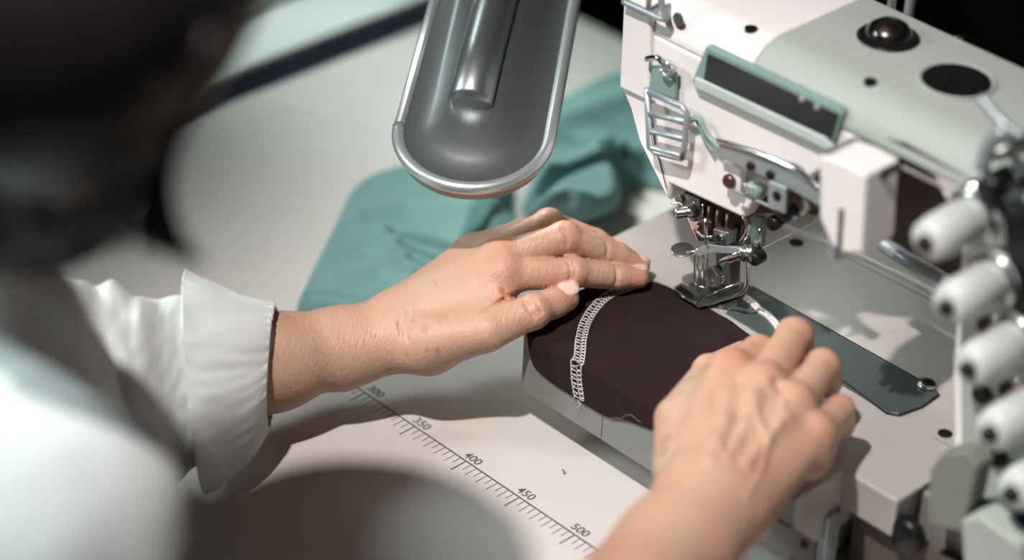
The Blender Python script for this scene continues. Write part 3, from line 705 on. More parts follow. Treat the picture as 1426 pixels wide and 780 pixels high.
cloth('teal_fabric', [(412, 427), (438, 372), (468, 312), (488, 272), (525, 252), (590, 238), (668, 228), (706, 246), (708, 290), (738, 336), (700, 392), (640, 440), (560, 436), (480, 432)],
      .016, 'teal', 'folded sea green jersey lying flat on the table beneath the left hand', edge=.008, seed=3, amp=.0025,
      folds=[([(500, 300), (560, 288), (640, 300)], .0045, .012, 'ridge'), ([(455, 355), (500, 342), (540, 350)], .003, .010, 'ridge'), ([(640, 258), (680, 300), (712, 335)], .006, .009, 'ridge'), ([(660, 330), (690, 300), (700, 270)], .005, .006, 'step'), ([(470, 385), (530, 372), (575, 392)], .003, .008, 'ridge'),
             ([(660, 356), (600, 334), (545, 322)], .006, .0045, 'step'), ([(547, 325), (580, 335), (625, 350), (662, 362)], -.016, .0032, 'ridge'),
             ([(560, 340), (600, 357), (650, 374)], -.013, .0024, 'ridge'), ([(572, 356), (605, 373), (640, 388)], -.012, .0021, 'ridge'), ([(582, 376), (605, 388), (630, 398)], -.010, .0020, 'ridge'),
             ([(690, 280), (715, 290), (738, 318)], -.010, .004, 'ridge'), ([(428, 403), (500, 410), (560, 423)], -.009, .0022, 'ridge'), ([(424, 413), (500, 421), (560, 431)], -.008, .0020, 'ridge')], h=.0013)
cloth('lit_teal_fold', [(735, 300), (770, 262), (812, 240), (850, 232), (862, 262), (852, 288), (800, 305)], .012, 'teal_lit',  # lit fold of the jersey built as a paler piece
      'lit fold of the sea green jersey near the machine, paleness put into its colour', edge=.010, seed=5, amp=.003, base=.0245,
      folds=[([(760, 285), (790, 275), (810, 280)], .008, .003, 'step')])

# ---- brown jersey panel on the bed
ZF = .0768
def ext(px, py):
    a, b, z = toM(W(px, py, ZF))
    if b < -.1216:
        a, b, z = toM(Bp(px, py, -.1224)); b = -.1216 - (ZF - z)
    return a, b
backl = [(736, 466), (745, 452), (775, 425), (815, 402), (860, 396), (897, 391), (920, 396), (945, 408), (1000, 437), (1045, 467), (1075, 480), (1110, 505)]
front = [(738, 492), (743, 508), (756, 522), (775, 537), (797, 551), (812, 561), (845, 580), (872, 585), (905, 597), (950, 610), (1000, 628), (1040, 640)]
bl_ = [ext(*p) for p in backl]; fl_ = [ext(*p) for p in front]
def samp(pts, s):
    s *= len(pts) - 1; i = min(int(s), len(pts) - 2); t = s - i
    return pts[i][0] * (1 - t) + pts[i + 1][0] * t, pts[i][1] * (1 - t) + pts[i + 1][1] * t
blS = [(p.x, p.y) for p in smooth_path([V((*q, 0)) for q in bl_], 4)]
flS = [(p.x, p.y) for p in smooth_path([V((*q, 0)) for q in fl_], 4)]
def fab_pt(a, b, lift=0.0):
    wv = .0007 * noise.noise(V((a * 30, b * 30, 2))) + .0004 * noise.noise(V((a * 80, b * 80, 5)))
    wv += .0008 * math.exp(-((a - .03 + b * .4) / .012) ** 2)
    e = -.1207; r = .0016
    wv *= min(1, abs(b - e) / .008)
    if b > e: return M(a, b, ZF + max(wv, -.0003) + lift)
    t = e - b
    if t < r * math.pi / 2:
        q = t / r; return M(a, e - (r + lift) * math.sin(q), ZF - r + (r + lift) * math.cos(q))
    wv *= min(1, max(0, t - r * math.pi / 2) / .006)
    return M(a, e - r - lift - abs(wv), ZF - r - (t - r * math.pi / 2))
NU, NV = 150, 110
gv = []; gf = []
for i in range(NU):
    s = i / (NU - 1); A_ = samp(blS, s); B_ = samp(flS, s)
    for j in range(NV):
        t = j / (NV - 1); gv.append(fab_pt(A_[0] * (1 - t) + B_[0] * t, A_[1] * (1 - t) + B_[1] * t))
for i in range(NU - 1):
    for j in range(NV - 1):
        gf.append((i * NV + j, (i + 1) * NV + j, (i + 1) * NV + j + 1, i * NV + j + 1))
FABT = thing('brown_fabric', M(.04, -.06, ZF - .0006), 'dark brown jersey piece with white seam lying on the machine bed under both hands', 'fabric')
obj('panel', (gv, gf), 'brown', FABT, smooth=True, solid=.0009)
# overlock seam: two rails with ladder rungs
cpath = [(906, 391), (884, 399), (862, 406), (843, 416), (827, 431), (815, 451), (809, 475), (805, 503), (804, 530), (808, 556)]
cm = [V((*ext(*p), 0)) for p in cpath]; cs = smooth_path(cm, 10)
Lc = [0]
for i in range(1, len(cs)): Lc.append(Lc[-1] + (cs[i] - cs[i - 1]).length)
def cat(d):
    d = max(0, min(Lc[-1] - 1e-6, d)); i = max(j for j in range(len(Lc)) if Lc[j] <= d); i = min(i, len(cs) - 2)
    t = (d - Lc[i]) / max(Lc[i + 1] - Lc[i], 1e-9); p = cs[i].lerp(cs[i + 1], t); tg = (cs[min(i + 9, len(cs) - 1)] - cs[max(i - 8, 0)]).normalized()
    return p, V((-tg.y, tg.x, 0))
def seam(d, off):
    p, n_ = cat(d); w_ = min(1, .35 + d / .03); q = p + n_ * (off * w_ * (1.0 + .35 * min(1, max(0, (-.117 - p.y) / .006)))); return fab_pt(q.x, q.y, .0008)
HWD = .0033
NS = 44; step = Lc[-1] / NS
rails = []
for sgn in (-1, 1):
    rails.append(tube([seam(k * step / 4, sgn * HWD + .00025 * math.sin(k * 1.571)) for k in range(NS * 4 + 1)], .00038, 6))
obj('stitch_rail', rails[0], 'thread', FABT, smooth=True); obj('stitch_rail', rails[1], 'thread', FABT, smooth=True)
rg = []
for k in range(NS):
    d = (k + .5) * step
    rg.append(tube([seam(d, -HWD), seam(d + step * .15, 0), seam(d, HWD)], .00028, 5))
    rg.append(tube([seam(d, HWD), seam(d + step * .5, 0), seam(d + step, HWD)], .00022, 5, 2))
    if k % 2 == 0: rg.append(tube([seam(d, -HWD), seam(d + step * .4, -HWD * .3), seam(d + step, -HWD)], .00022, 5, 2))
obj('stitch_ladder', join(*rg), 'thread', FABT, label='white overlock ladder stitches')
wisps = [((806, 556), (811, 562), (806, 567)), ((740, 494), (742, 500), (738, 503)), ((1050, 467), (1054, 470), (1059, 473))]
obj('thread_end', join(*[tube([fab_pt(*ext(*p), .0012) for p in q], .00025, 5) for q in wisps[:1]]), 'thread', FABT)
obj('thread_end', tube([W(x, y, .0785) for x, y in wisps[2]], .00028, 5), 'thread', FABT)
hemf = []
for px, py in ((850, 583), (858, 581), (866, 583), (872, 578), (880, 577), (887, 583), (893, 588)):
    a_, b_ = ext(px, py); hemf.append(fab_pt(a_, b_, .0006))
obj('frayed_hem', tube(hemf, .00025, 5), 'lint', FABT)
g = obj('lint_speck', tube([W(783, 654, .0008), W(786, 657, .0012), W(785, 660, .0006)], .0005, 6), 'lint'); tag(g, 'tiny dark lint speck on the bare table beside the bed', 'lint')

# ================================================================== THE SEWER
PS = thing('person', V((-.30, 1.02, FLOOR_Z)), 'person with long dark hair in a white shirt guiding brown fabric under the needles', 'person')
def Wa(x, y, z): return np.array(W(x, y, z))
def Da(x, y, d): return np.array(D(x, y, d))
def chain(j):                                       # j = [(point, radius), ...]
    return [caps(j[i][0], j[i + 1][0], j[i][1], j[i + 1][1]) for i in range(len(j) - 1)]
def hand_mesh(fingers, palm, arm, bumps, cuts, tones, nails, h, kf=.0022, kp=.006, trim=None, pk=.009, pixcuts=(), pixtones=()):
    allp = [p for f_ in fingers for p in f_] + palm + arm
    lo = np.min([prim_box(p)[0] for p in allp], 0) - .006; hi = np.max([prim_box(p)[1] for p in allp], 0) + .006
    F_ = Field(lo, hi, h)
    ff = F_.new()
    for f_ in fingers:
        g_ = F_.new()
        for p in f_: F_.add(g_, p, kf)
        ff = smin(ff, g_, .0007)
    pp = F_.new()
    for p in palm: F_.add(pp, p, pk)
    aa = F_.new()
    for p in arm: F_.add(aa, p, .010)
    pp = smin(pp, aa, .010)
    f = smin(ff, pp, kp); del ff, pp, aa
    for p, k in [b_ for b_ in bumps if b_[0] != 'pix']: F_.add(f, p, k)
    for p, k in cuts: F_.add(f, p, k, sub=True)
    for c, mt, r in nails: F_.add(f, elli(c, r, mt), .0010)
    def hit(x, y):                       # where the line of sight through a point meets the skin
        dr = np.array(ray(x, y)) / F_PX
        ts = np.arange(1.3, 1.95, .0008); Pp = np.array(CAM) + dr * ts[:, None]
        ix = np.round((Pp - F_.lo) / h).astype(int); ok = ((ix >= 0) & (ix < np.array(f.shape))).all(1)
        v = np.full(len(ts), .05); v[ok] = f[ix[ok, 0], ix[ok, 1], ix[ok, 2]]
        k = np.argmax(v < 0); return Pp[k]
    pt = [(hit(x, y), r, s_, ch) for x, y, r, s_, ch in pixtones]
    for line, r, k in pixcuts:
        q = [hit(*a) for a in line]
        q = smooth_path([V(a - np.array(ray(713, 390)) / F_PX * r * .62) for a in q], 5)
        for i in range(len(q) - 1): F_.add(f, caps(tuple(q[i]), tuple(q[i + 1]), r, r), k, sub=True)
    for line, r, k in [l[1:] for l in bumps if l[0] == 'pix']:
        q = [hit(*a) for a in line]
        for i in range(len(q) - 1): F_.add(f, caps(q[i] - Z_ * r * .4, q[i + 1] - Z_ * r * .4, r, r), k)
    tones = list(tones) + pt
    P, Q = F_.mesh(f)
    # a few rounds of smoothing keep the flesh soft
    tone = np.zeros((len(P), 3))
    for c, r, s_, ch in tones:
        d = np.sqrt(((P - c) ** 2).sum(1)) / r; tone[:, ch] = np.maximum(tone[:, ch], s_ * np.clip(1 - d ** 2, 0, 1))
    for c, mt, r in nails:
        q = ((P - c) @ np.array(mt).T) / (np.array(r) * np.array([1.0, 1.0, 2.2])); d = np.sqrt((q ** 2).sum(1))
        tone[:, 1] = np.maximum(tone[:, 1], np.clip((1.08 - d) * 8, 0, 1)); tone[:, 0] *= (1 - tone[:, 1])
    return P, Q, tone
def frame_from(dirv, nrm):
    d = np.array(dirv, float); d /= np.linalg.norm(d); n_ = np.array(nrm, float); n_ -= d * (n_ @ d); n_ /= np.linalg.norm(n_)
    return [d, np.cross(n_, d), n_]
Z_ = np.array([0, 0, 1.]); TOC = -np.array(FW)       # towards the camera
# ---------------- left hand (fingers pressing the panel, thumb towards the viewer)
lw = Wa(556, 462, .064)
iM, iP, iD, iT = Wa(700, 384, .102), Wa(798, 379, .1005), Wa(862, 386, .0895), Wa(889, 387, .0868)
mM, mP, mD, mT = Wa(694, 362, .106), Wa(786, 331, .1175), Wa(860, 355, .0985), Wa(891, 371, .0885)
rM, rP, rD, rT = Wa(680, 350, .102), Wa(764, 311, .115), Wa(830, 335, .098), Wa(868, 357, .0885)
pM, pP, pD, pT = Wa(655, 350, .096), Wa(725, 322, .109), Wa(772, 342, .094), Wa(800, 352, .086)
tC, tM, tI, tT = Wa(600, 474, .072), Wa(680, 461, .084), Wa(742, 434, .0920), Wa(788, 415, .0895)
fingers = [
    chain([(iM, .0114), (iP, .0097), (iD, .0085), (iT, .0070)]),
    chain([(mM, .0114), (mP, .0099), (mD, .0084), (mT, .0068)]),
    chain([(rM, .0108), (rP, .0090), (rD, .0078), (rT, .0066)]),
    chain([(pM, .0098), (pP, .0080), (pD, .0070), (pT, .0062)]),
    chain([(tC, .0155), (tM, .0130), (tI, .0106), (tT, .0088)]) + [elli((tI + tT) / 2 + (tT - tI) * .1, (.014, .0106, .0092), frame_from(tT - tI, Z_ + TOC * .4))],
]
palm = [caps(lw, iM, .0190, .0122), caps(lw + (0, .008, .004), mM, .0190, .0125), caps(lw + (0, .016, .002), rM, .0180, .0118),
        caps(lw + (0, .022, -.004), pM, .0160, .0105), caps(Wa(590, 482, .066), Wa(668, 462, .079), .0165, .0130),
        caps(Wa(620, 470, .074), Wa(700, 430, .090), .0140, .0095), caps(Wa(630, 440, .078), Wa(690, 410, .092), .014, .012)]
armp = [caps(lw + (0, .004, 0), Wa(470, 482, .056), .0215, .0240), caps(Wa(470, 482, .056), Wa(385, 503, .055), .0240, .0305), caps(Wa(385, 503, .055), Wa(300, 522, .060), .0305, .0350),
        caps(lw + (.0, -.010, -.002), Wa(480, 497, .052), .0165, .021), caps(Wa(556, 478, .058), Wa(600, 486, .062), .0165, .0165)]
bumps = [(elli(iM + (0, 0, .005), (.0095,) * 3), .006), (elli(mM + (0, 0, .004), (.0095,) * 3), .006), (elli(iP + (0, 0, .0006), (.0098,) * 3), .004),
         (elli(mP + (0, 0, .0004), (.0100,) * 3), .004), (elli(rP + (0, 0, .0006), (.0092,) * 3), .004),
         (elli(tI, (.0110,) * 3), .004), (elli(Wa(560, 434, .068), (.008,) * 3), .010),
         (caps(lw + (.01, .004, .015), mM + (-.004, 0, .0085), .0035, .0028), .004), (caps(lw + (.012, -.004, .014), iM + (-.004, 0, .008), .0035, .0028), .004)]
def crease(x0, y0, x1, y1, z0, z1, r=.0006, k=.0012): return (caps(Wa(x0, y0, z0), Wa(x1, y1, z1), r, r), k)
cuts = []
def ring_cut(c, ax, R_, r=.0003, k=.0016, hemi=(0.1, 0.9), n=9):   # skin fold running over a joint
    m_ = frame_from(ax, Z_ + TOC * .5); out = []
    ps = [c + (m_[1] * math.cos(math.pi * t) + m_[2] * math.sin(math.pi * t)) * R_ for t in np.linspace(hemi[0], hemi[1], n)]
    return [(caps(ps[i], ps[i + 1], r, r), k) for i in range(n - 1)]
# fold between thumb and index, as in the photograph
# each is a list of image points; the groove is laid on the finished surface by hand_mesh
pixcuts = [([(738, 405), (722, 410), (708, 416)], .0018, .002), ([(706, 416), (690, 424), (672, 433)], .0013, .0018), ([(706, 416), (700, 403)], .0011, .0016),
           ([(729, 417), (736, 430), (745, 444)], .0012, .0012), ([(735, 415), (742, 428), (750, 441)], .0011, .0012), ([(742, 413), (748, 424), (755, 436)], .0010, .0012),
           ([(791, 364), (795, 376), (793, 392)], .0010, .0012), ([(798, 364), (801, 376), (799, 391)], .0009, .0012), ([(858, 373), (860, 385), (858, 397)], .0010, .0012),
           ([(782, 318), (789, 328), (790, 343)], .0010, .0012), ([(844, 339), (847, 349), (845, 359)], .0009, .0012),
           ([(560, 436), (556, 452), (559, 470)], .0006, .0012), ([(569, 432), (565, 452), (568, 476)], .0005, .0012)]
nails = [(tT + np.array(frame_from(tT - tI, Z_ + TOC * .25)[2]) * .0072 - (tT - tI) / np.linalg.norm(tT - tI) * -.0005, frame_from(tT - tI, Z_ + TOC * .25), (.0082, .0068, .0024)),
         (mT + np.array([0.002, .002, .0056]), frame_from(mT - mD, Z_ * 1 + np.array([.45, .5, 0])), (.0064, .0050, .0017)),
         (iT + np.array([0.001, .004, .0046]), frame_from(iT - iD, Z_ * 1 + np.array([.3, .9, 0])), (.006, .0048, .0016))]
tones = [(iM + (0, 0, .01), .016, .55, 0), (mM + (0, 0, .01), .014, .5, 0), (iP, .015, .45, 0), (iT, .017, .8, 0), (mT, .016, .7, 0), (tT, .020, .55, 0), (tI, .014, .3, 0), (mP, .016, .4, 0),
         (Wa(700, 412, .100), .011, .7, 0), (Wa(660, 375, .110), .02, .35, 0), (Wa(770, 350, .115), .02, .35, 0)]
pixtones = [(x, y, r * 1.3, .40, 2) for x, y, r in ((592, 460, .0032), (609, 489, .0022), (596, 487, .0018), (575, 447, .0018), (566, 494, .0016), (612, 447, .0016), (520, 470, .0016))]
P1, Q1, T1 = hand_mesh(fingers, palm, armp, bumps, cuts, tones, nails, .00115, pixcuts=pixcuts, pixtones=pixtones)
# ---------------- right hand (fingertips pinching the panel, back of hand to the viewer)
rw = Wa(985, 700, .108)
RiM, RiP, RiD, RiT = Wa(1018, 520, .127), Wa(1056, 489, .124), Wa(1078, 492, .102), Wa(1070, 497, .088)
RmM, RmP, RmD, RmT = Wa(1062, 540, .133), Wa(1106, 468, .133), Wa(1116, 490, .107), Wa(1106, 500, .090)
RrM, RrP, RrD, RrT = Wa(1104, 566, .129), Wa(1145, 510, .128), Wa(1152, 532, .104), Wa(1143, 532, .088)
RpM, RpP, RpD, RpT = Wa(1134, 606, .119), Wa(1170, 570, .115), Wa(1172, 592, .098), Wa(1160, 592, .087)
RtC, RtM, RtI, RtT = Wa(948, 655, .104), Wa(944, 584, .102), Wa(988, 518, .0965), Wa(1034, 494, .0885)
fingers = [chain([(RiM, .0120), (RiP, .0100), (RiD, .0088), (RiT, .0075)]), chain([(RmM, .0122), (RmP, .0110), (RmD, .0092), (RmT, .0078)]),
           chain([(RrM, .0116), (RrP, .0103), (RrD, .0088), (RrT, .0075)]), chain([(RpM, .0108), (RpP, .0088), (RpD, .0078), (RpT, .0068)]),
           chain([(RtC, .0165), (RtM, .0138), (RtI, .0102), (RtT, .0088)])]
palm = [caps(rw + (-.008, 0, 0), RiM, .022, .0135), caps(rw, RmM, .022, .014), caps(rw + (.010, 0, 0), RrM, .0215, .013), caps(rw + (.018, .002, -.003), RpM, .020, .0125),
        caps(Wa(962, 640, .106), Wa(985, 560, .108), .0175, .0150), caps(Wa(985, 590, .112), Wa(1010, 540, .116), .0150, .0125), caps(Wa(1130, 640, .106), Wa(1150, 600, .106), .012, .010),
        caps(Wa(950, 600, .103), Wa(990, 545, .103), .013, .0125)]
armp = [caps(rw, Wa(930, 770, .103), .0290, .0300), caps(Wa(930, 770, .103), Wa(830, 890, .105), .0300, .0340), caps(Wa(1010, 700, .104), Wa(960, 760, .102), .026, .029)]
bumps = [(elli(RiM + (0, -.001, .004), (.011,) * 3), .005), (elli(RmM + (0, -.001, .004), (.0115,) * 3), .005), (elli(RrM + (0, 0, .004), (.0105,) * 3), .005), (elli(RpM + (0, 0, .003), (.0095,) * 3), .005),
         (elli(RmP, (.0116,) * 3), .002), (elli(RrP, (.0108,) * 3), .002), (elli(RtI, (.0110,) * 3), .003),
         # tendons and veins across the back of the hand
         ('pix', [(1012, 640), (1036, 590), (1052, 552)], .0024, .007), ('pix', [(990, 640), (1008, 585), (1016, 545)], .0022, .007), ('pix', [(1040, 645), (1075, 605), (1096, 580)], .0020, .007),
         ('pix', [(1046, 548), (1056, 585), (1070, 612), (1062, 650), (1040, 690)], .0010, .0035), ('pix', [(1092, 560), (1086, 590), (1070, 612)], .0009, .0035), ('pix', [(985, 555), (992, 590), (1004, 625)], .0009, .0035)]
cuts = []
pixcuts = [([(1034, 575), (1024, 605), (1012, 632)], .0016, .006), ([(1080, 530), (1088, 545)], .0014, .003), ([(1078, 590), (1066, 620)], .0012, .004)]
nails = []
tones = [(RiM + (0, 0, .012), .017, .6, 0), (RmM + (0, 0, .012), .017, .6, 0), (RrM + (0, 0, .01), .014, .5, 0), (RmP, .019, .55, 0), (RrP, .017, .55, 0), (RpP, .015, .55, 0), (RiP, .015, .45, 0), (RpM, .018, .35, 0),
         (Wa(1090, 690, .125), .035, .35, 0)]
pixtones = [(x, y, r * 1.6, .4, 2) for x, y, r in ((926, 612, .0045), (922, 630, .0035), (1050, 480, .002), (965, 600, .0015), (948, 585, .0012), (1000, 610, .0014))]
P2, Q2, T2 = hand_mesh(fingers, palm, armp, bumps, cuts, tones, nails, .0012, pixcuts=pixcuts, pixtones=pixtones)
# ---------------- torso, head, upper arms and legs in one coarse surface
def pd(x, y, d, rp): return Da(x, y, d), rp * d / F_PX
neck = Da(-100, 320, 1.37)
headc = Da(112, -60, 1.12)
lsh = Da(0, 510, 1.53); rsh = Da(60, 745, 1.25)
chest = Da(-170, 680, 1.40); belly = chest + np.array([-.02, -.08, -.22]); pelv = belly + np.array([0, -.03, -.19])
lelb = Wa(150, 520, .095); relb = Da(120, 1300, 1.12)
kn1 = pelv + np.array([.12, .42, .02]); kn2 = pelv + np.array([.36, .26, .02])
ft1 = kn1 + np.array([.02, .04, -.36]); ft2 = kn2 + np.array([.02, .02, -.36])
for q in (ft1, ft2): q[2] = FLOOR_Z + .035
fdir = np.array([.45, .62, -.64]); fdir /= np.linalg.norm(fdir)
fup = frame_from(fdir, Z_)[2]; fsd = np.cross(fdir, fup)
body = [caps(belly, chest, .125, .095), caps(pelv, belly, .135, .125), caps(chest, neck, .085, .045), caps(lsh, rsh, .050, .050), caps(neck, headc, .052, .050),
        elli(headc, (.080, .066, .092), [fdir, fsd, fup]), caps(headc + fdir * .02 - fup * .045, headc + fdir * .045 - fup * .078, .040, .026),
        caps(lsh, lelb, .036, .026), caps(lelb, Wa(320, 518, .062), .026, .030), caps(rsh, relb, .048, .038), caps(relb, Wa(830, 890, .105), .038, .033),
        caps(pelv + (-.06, .06, -.02), kn1, .088, .062), caps(pelv + (.08, -.02, -.02), kn2, .088, .062), caps(kn1, ft1, .058, .040), caps(kn2, ft2, .058, .040),
        caps(ft1, ft1 + (.08, .12, -.005), .035, .028), caps(ft2, ft2 + (.10, .10, -.005), .035, .028)]
nose = headc + fdir * .084 - fup * .010
face = [(caps(nose + fup * .03 - fdir * .012, nose, .007, .011), .008), (elli(nose - fup * .036 - fdir * .010, (.010, .022, .006), [fdir, fsd, fup]), .006),
        (elli(nose - fup * .046 - fdir * .012, (.010, .018, .006), [fdir, fsd, fup]), .006)]
for sg in (-1, 1):
    face.append((elli(headc + fsd * sg * .066 - fup * .01 - fdir * .005, (.018, .008, .030), [fdir, fsd, fup]), .005))
    face.append((elli(headc + fdir * .064 + fsd * sg * .028 + fup * .008, (.011, .013, .011), [fdir, fsd, fup]), .004))
lo = np.min([prim_box(p)[0] for p in body], 0) - .02; hi = np.max([prim_box(p)[1] for p in body], 0) + .02
Fb = Field(lo, hi, .0075); fb = Fb.new()
for p in body: Fb.add(fb, p, .014)
for p, k in face: Fb.add(fb, p, k)
P3, Q3 = Fb.mesh(fb)
n1, n2 = len(P1), len(P1) + len(P2)
BODY = np_obj('body', np.concatenate([P1, P2, P3]), np.concatenate([Q1, Q2 + n1, Q3 + n2]), 'skin', PS, np.concatenate([T1, T2, np.zeros((len(P3), 3))]))

# ---------------- shirt
sh = [caps(*[q for q in (Da(-80, 575, 1.34), Da(103, 718, 1.235))], .055, .0475), caps(Da(103, 718, 1.235), Da(40, 900, 1.19), .0475, .060),
      caps(Da(-90, 470, 1.40), Da(20, 560, 1.42), .050, .048), caps(chest, neck - (0, 0, .04), .105, .055), caps(belly, chest, .135, .105), caps(pelv, belly, .15, .135),
      caps(lsh, Wa(40, 530, .135), .042, .030), caps(lsh, rsh, .055, .052), caps(lsh, chest, .055, .10), caps(rsh, chest, .055, .10), caps(rsh, relb, .052, .052), caps(Da(-90, 450, 1.34), Da(15, 465, 1.38), .052, .034), caps(Da(15, 465, 1.38), Da(40, 530, 1.42), .034, .038), caps(relb, relb * .62 + Wa(830, 890, .105) * .38, .055, .048)]
lo = np.min([prim_box(p)[0] for p in sh], 0) - .02; hi = np.max([prim_box(p)[1] for p in sh], 0) + .02
Fs = Field(lo, hi, .005); fs_ = Fs.new()
for p in sh: Fs.add(fs_, p, .022)
Ps, Qs = Fs.mesh(fs_)
vv = np.array(Ps)
for i in range(len(vv)):
    p = vv[i]; n_ = noise.noise(V((p[0] * 14, p[1] * 14 + p[2] * 6, p[2] * 9))) * .006 + noise.noise(V((p[0] * 40 + p[2] * 22, p[1] * 34, p[2] * 12))) * .0022
    vv[i] = p + np.array(UP) * n_
np_obj('shirt', vv, Qs, 'shirt', PS)
tr = [caps(pelv + (0, 0, -.02), belly - (0, 0, .06), .145, .125), caps(pelv + (-.06, .06, -.02), kn1, .100, .074), caps(pelv + (.08, -.02, -.02), kn2, .100, .074), caps(kn1, ft1 + (0, 0, .05), .070, .055), caps(kn2, ft2 + (0, 0, .05), .070, .055)]
lo = np.min([prim_box(p)[0] for p in tr], 0) - .02; hi = np.max([prim_box(p)[1] for p in tr], 0) + .02
Ft = Field(lo, hi, .009); ft_ = Ft.new()
for p in tr: Ft.add(ft_, p, .02)
Pt, Qt = Ft.mesh(ft_); np_obj('trousers', Pt, Qt, 'trousers', PS)
for q, dd in ((ft1, (.08, .12, -.005)), (ft2, (.10, .10, -.005))):
    e0 = q + (-.01, -.01, .0); Fo = Field(e0 - .15, e0 + .25, .006); fo = Fo.new()
    Fo.add(fo, caps(e0 + (0, 0, .006), q + dd + (.01, .01, 0), .040, .034), .01); Fo.add(fo, caps(e0 + (0, 0, .006), e0 + (0, 0, .05), .042, .046), .01)
    Pf, Qf = Fo.mesh(fo); Pf[:, 2] = np.maximum(Pf[:, 2], FLOOR_Z + .001); np_obj('shoe', Pf, Qf, 'black', PS)
def loft(rings, nseg=110, disp=None, nlong=None):
    """rings: (top px, bottom px, centre z, half depth)"""
    R_ = []
    for (tx, ty), (bx_, by_), z, hd in rings:
        c = W((tx + bx_) / 2, (ty + by_) / 2, z); dep = (c - CAM).dot(FW)
        R_.append((c, (D(tx, ty, dep) - D(bx_, by_, dep)) / 2, FW * hd))
    C_ = smooth_path([r[0] for r in R_], nlong); U_ = smooth_path([r[1] for r in R_], nlong); Vv = smooth_path([r[2] for r in R_], nlong)
    vs = []; fs = []; n = len(C_)
    for i in range(n):
        for k in range(nseg):
            t = 2 * math.pi * k / nseg; e = U_[i] * math.cos(t) + Vv[i] * math.sin(t); nn = e.normalized()
            d_ = disp(i / (n - 1), t) if disp else 0
            vs.append(C_[i] + e + nn * d_)
    for i in range(n - 1):
        for k in range(nseg): fs.append((i * nseg + k, i * nseg + (k + 1) % nseg, (i + 1) * nseg + (k + 1) % nseg, (i + 1) * nseg + k))
    return vs, fs
def sl_disp(s, t):
    x = s; y = math.cos(t)
    f = .0045 * math.exp(-((x - .47 + .16 * y) / .045) ** 2) - .0065 * math.exp(-((x - .60 + .14 * y) / .05) ** 2)
    f += .004 * math.exp(-((x - .76 + .08 * y) / .05) ** 2) - .003 * math.exp(-((x - .30 + .2 * y) / .05) ** 2)
    f += .0035 * noise.noise(V((x * 7 + y * 2, math.sin(t) * 1.5, 3))) + .0012 * noise.noise(V((x * 22, y * 6, 8)))
    return f
sleeve = obj('sleeve', loft([((-30, 455), (-20, 640), .150, .046), ((20, 420), (30, 650), .142, .046), ((60, 400), (62, 655), .135, .046), ((95, 392), (95, 664), .122, .046), ((130, 386), (132, 668), .108, .045), ((165, 396), (168, 668), .098, .044),
    ((197, 424), (199, 668), .089, .042), ((228, 416), (230, 664), .081, .041), ((258, 412), (262, 656), .075, .040), ((290, 420), (292, 640), .071, .038)], 120, sl_disp, 10), 'shirt', PS, smooth=True, solid=.001)
def cf_disp(s, t):
    edge = min(s, 1 - s)
    f = .0010 * noise.noise(V((s * 3, t * 9, 1))) + .0009 * math.exp(-edge * 14) * math.sin(t * 46 + 2 * math.sin(t * 7)) * .5
    f += .0022 * noise.noise(V((s * 1.6, t * 2.6, 6)))
    if s > .9: f += .0008 * math.sin(t * 31) * (s - .9) * 10
    return f
CUFF_R = [((258, 378), (287, 687), .072, .047), ((276, 386), (301, 680), .070, .0455), ((300, 396), (318, 667), .068, .043), ((330, 410), (338, 648), .065, .040), ((360, 421), (360, 622), .062, .0375), ((384, 427), (374, 596), .060, .035)]
obj('cuff', loft(CUFF_R, 260, cf_disp, 10), 'shirt', PS, smooth=True, solid=.0016, label='turned-back cuff of the white sleeve')
g = loft(CUFF_R, 120, lambda s, t: cf_disp(s, t) + .0008, 10)
nr = 120; nrings = len(g[0]) // nr
for ri in (1, nrings - 3):
    obj('cuff_stitching', tube([g[0][ri * nr + k] for k in range(nr)] + [g[0][ri * nr]], .00045, 5), 'shirt', PS, smooth=True)
col_pts = [(-40, 372), (0, 362), (38, 347), (60, 362), (82, 384), (88, 410), (78, 440), (30, 430), (-40, 420)]
obj('collar', prism([D(x, y, 1.44 - x * .0001) for x, y in col_pts], FW * .006), 'shirt', PS, bevel=.0025, label='white shirt collar')

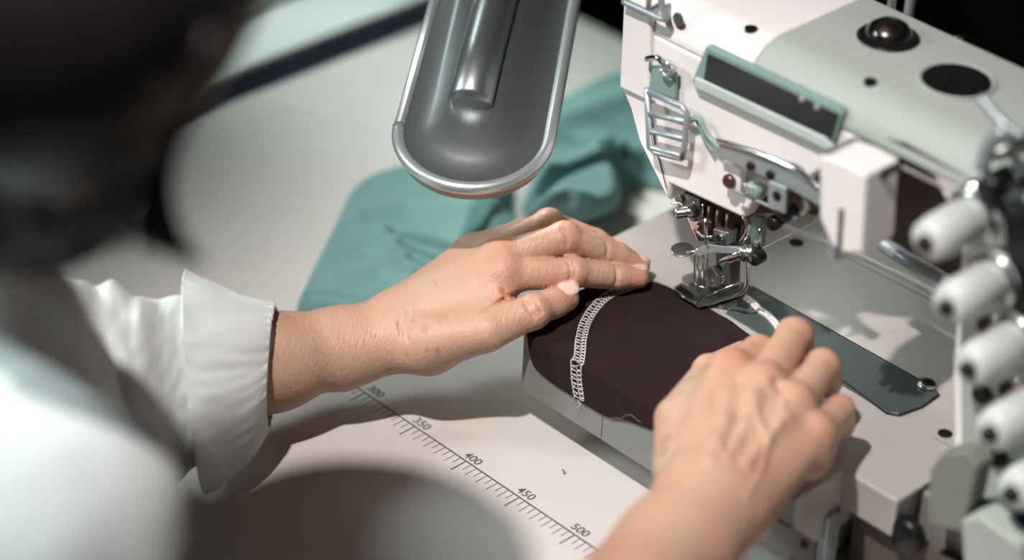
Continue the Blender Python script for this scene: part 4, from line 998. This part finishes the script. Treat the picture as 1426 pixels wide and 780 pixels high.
# ---------------- hair
HB = [(150, -150, 1.12, 190), (85, -225, 1.12, 185), (-20, 320, 1.22, 70), (-50, 220, 1.24, 90), (110, -10, 1.10, 185), (70, 90, 1.14, 165), (60, 170, 1.20, 135), (120, 215, 1.20, 85), (280, -60, 1.10, 62),
      (20, 240, 1.24, 105), (110, 285, 1.24, 60), (40, 290, 1.25, 62), (-20, 280, 1.27, 70)]
F3 = [elli(Da(x, y, d), (r * d / F_PX,) * 3) for x, y, d, r in HB] + [elli(headc, (.086, .073, .098), [fdir, fsd, fup])]
lo = np.min([prim_box(p)[0] for p in F3], 0) - .02; hi = np.max([prim_box(p)[1] for p in F3], 0) + .02
Fh = Field(lo, hi, .005); fh = Fh.new()
for p in F3: Fh.add(fh, p, .03)
Ph, Qh = Fh.mesh(fh)
HR = np_obj('hair', Ph, Qh, 'hair', PS)
rs = random.Random(7)
locks = []
for i in range(170):
    x0 = rs.uniform(-40, 300); y0 = rs.uniform(-220, 60); d0 = rs.uniform(1.07, 1.13)
    x1 = x0 * .62 + 30 + rs.uniform(-25, 25); x2 = x1 * .86 + rs.uniform(-15, 25)
    yb = rs.uniform(285, 355)
    locks.append(tube([D(x0, y0, d0), D((x0 * 1.6 + x1) / 2.6 + 16, (y0 + 130) / 2, d0), D(x1 + 8, 190, d0 + .05), D(x2, yb, d0 + .10)], lambda t: .0030 * (1 - t) + .0008, 6, 5))
obj('hair_locks', join(*locks), 'hair', HR, smooth=True, label='hanging locks')
st = []
for i in range(40):
    o_ = rs.uniform(-12, 12); q = rs.uniform(0, 1)
    st.append(tube([D(325 + o_, -20, 1.10), D(290 + o_ * .8, 90, 1.10), D(250 + o_ * .6, 180, 1.11), D(236 - q * 30 + o_ * .4, 260, 1.12), D(250 - q * 52 + o_, 325, 1.13), D(282 - q * 70 + o_, 368 - q * 22, 1.14)],
                   lambda t: .0026 * (1 - t) + .0007, 5, 6))
obj('hair_strands', join(*st), 'hair', HR, smooth=True, label='loose strands falling forward')
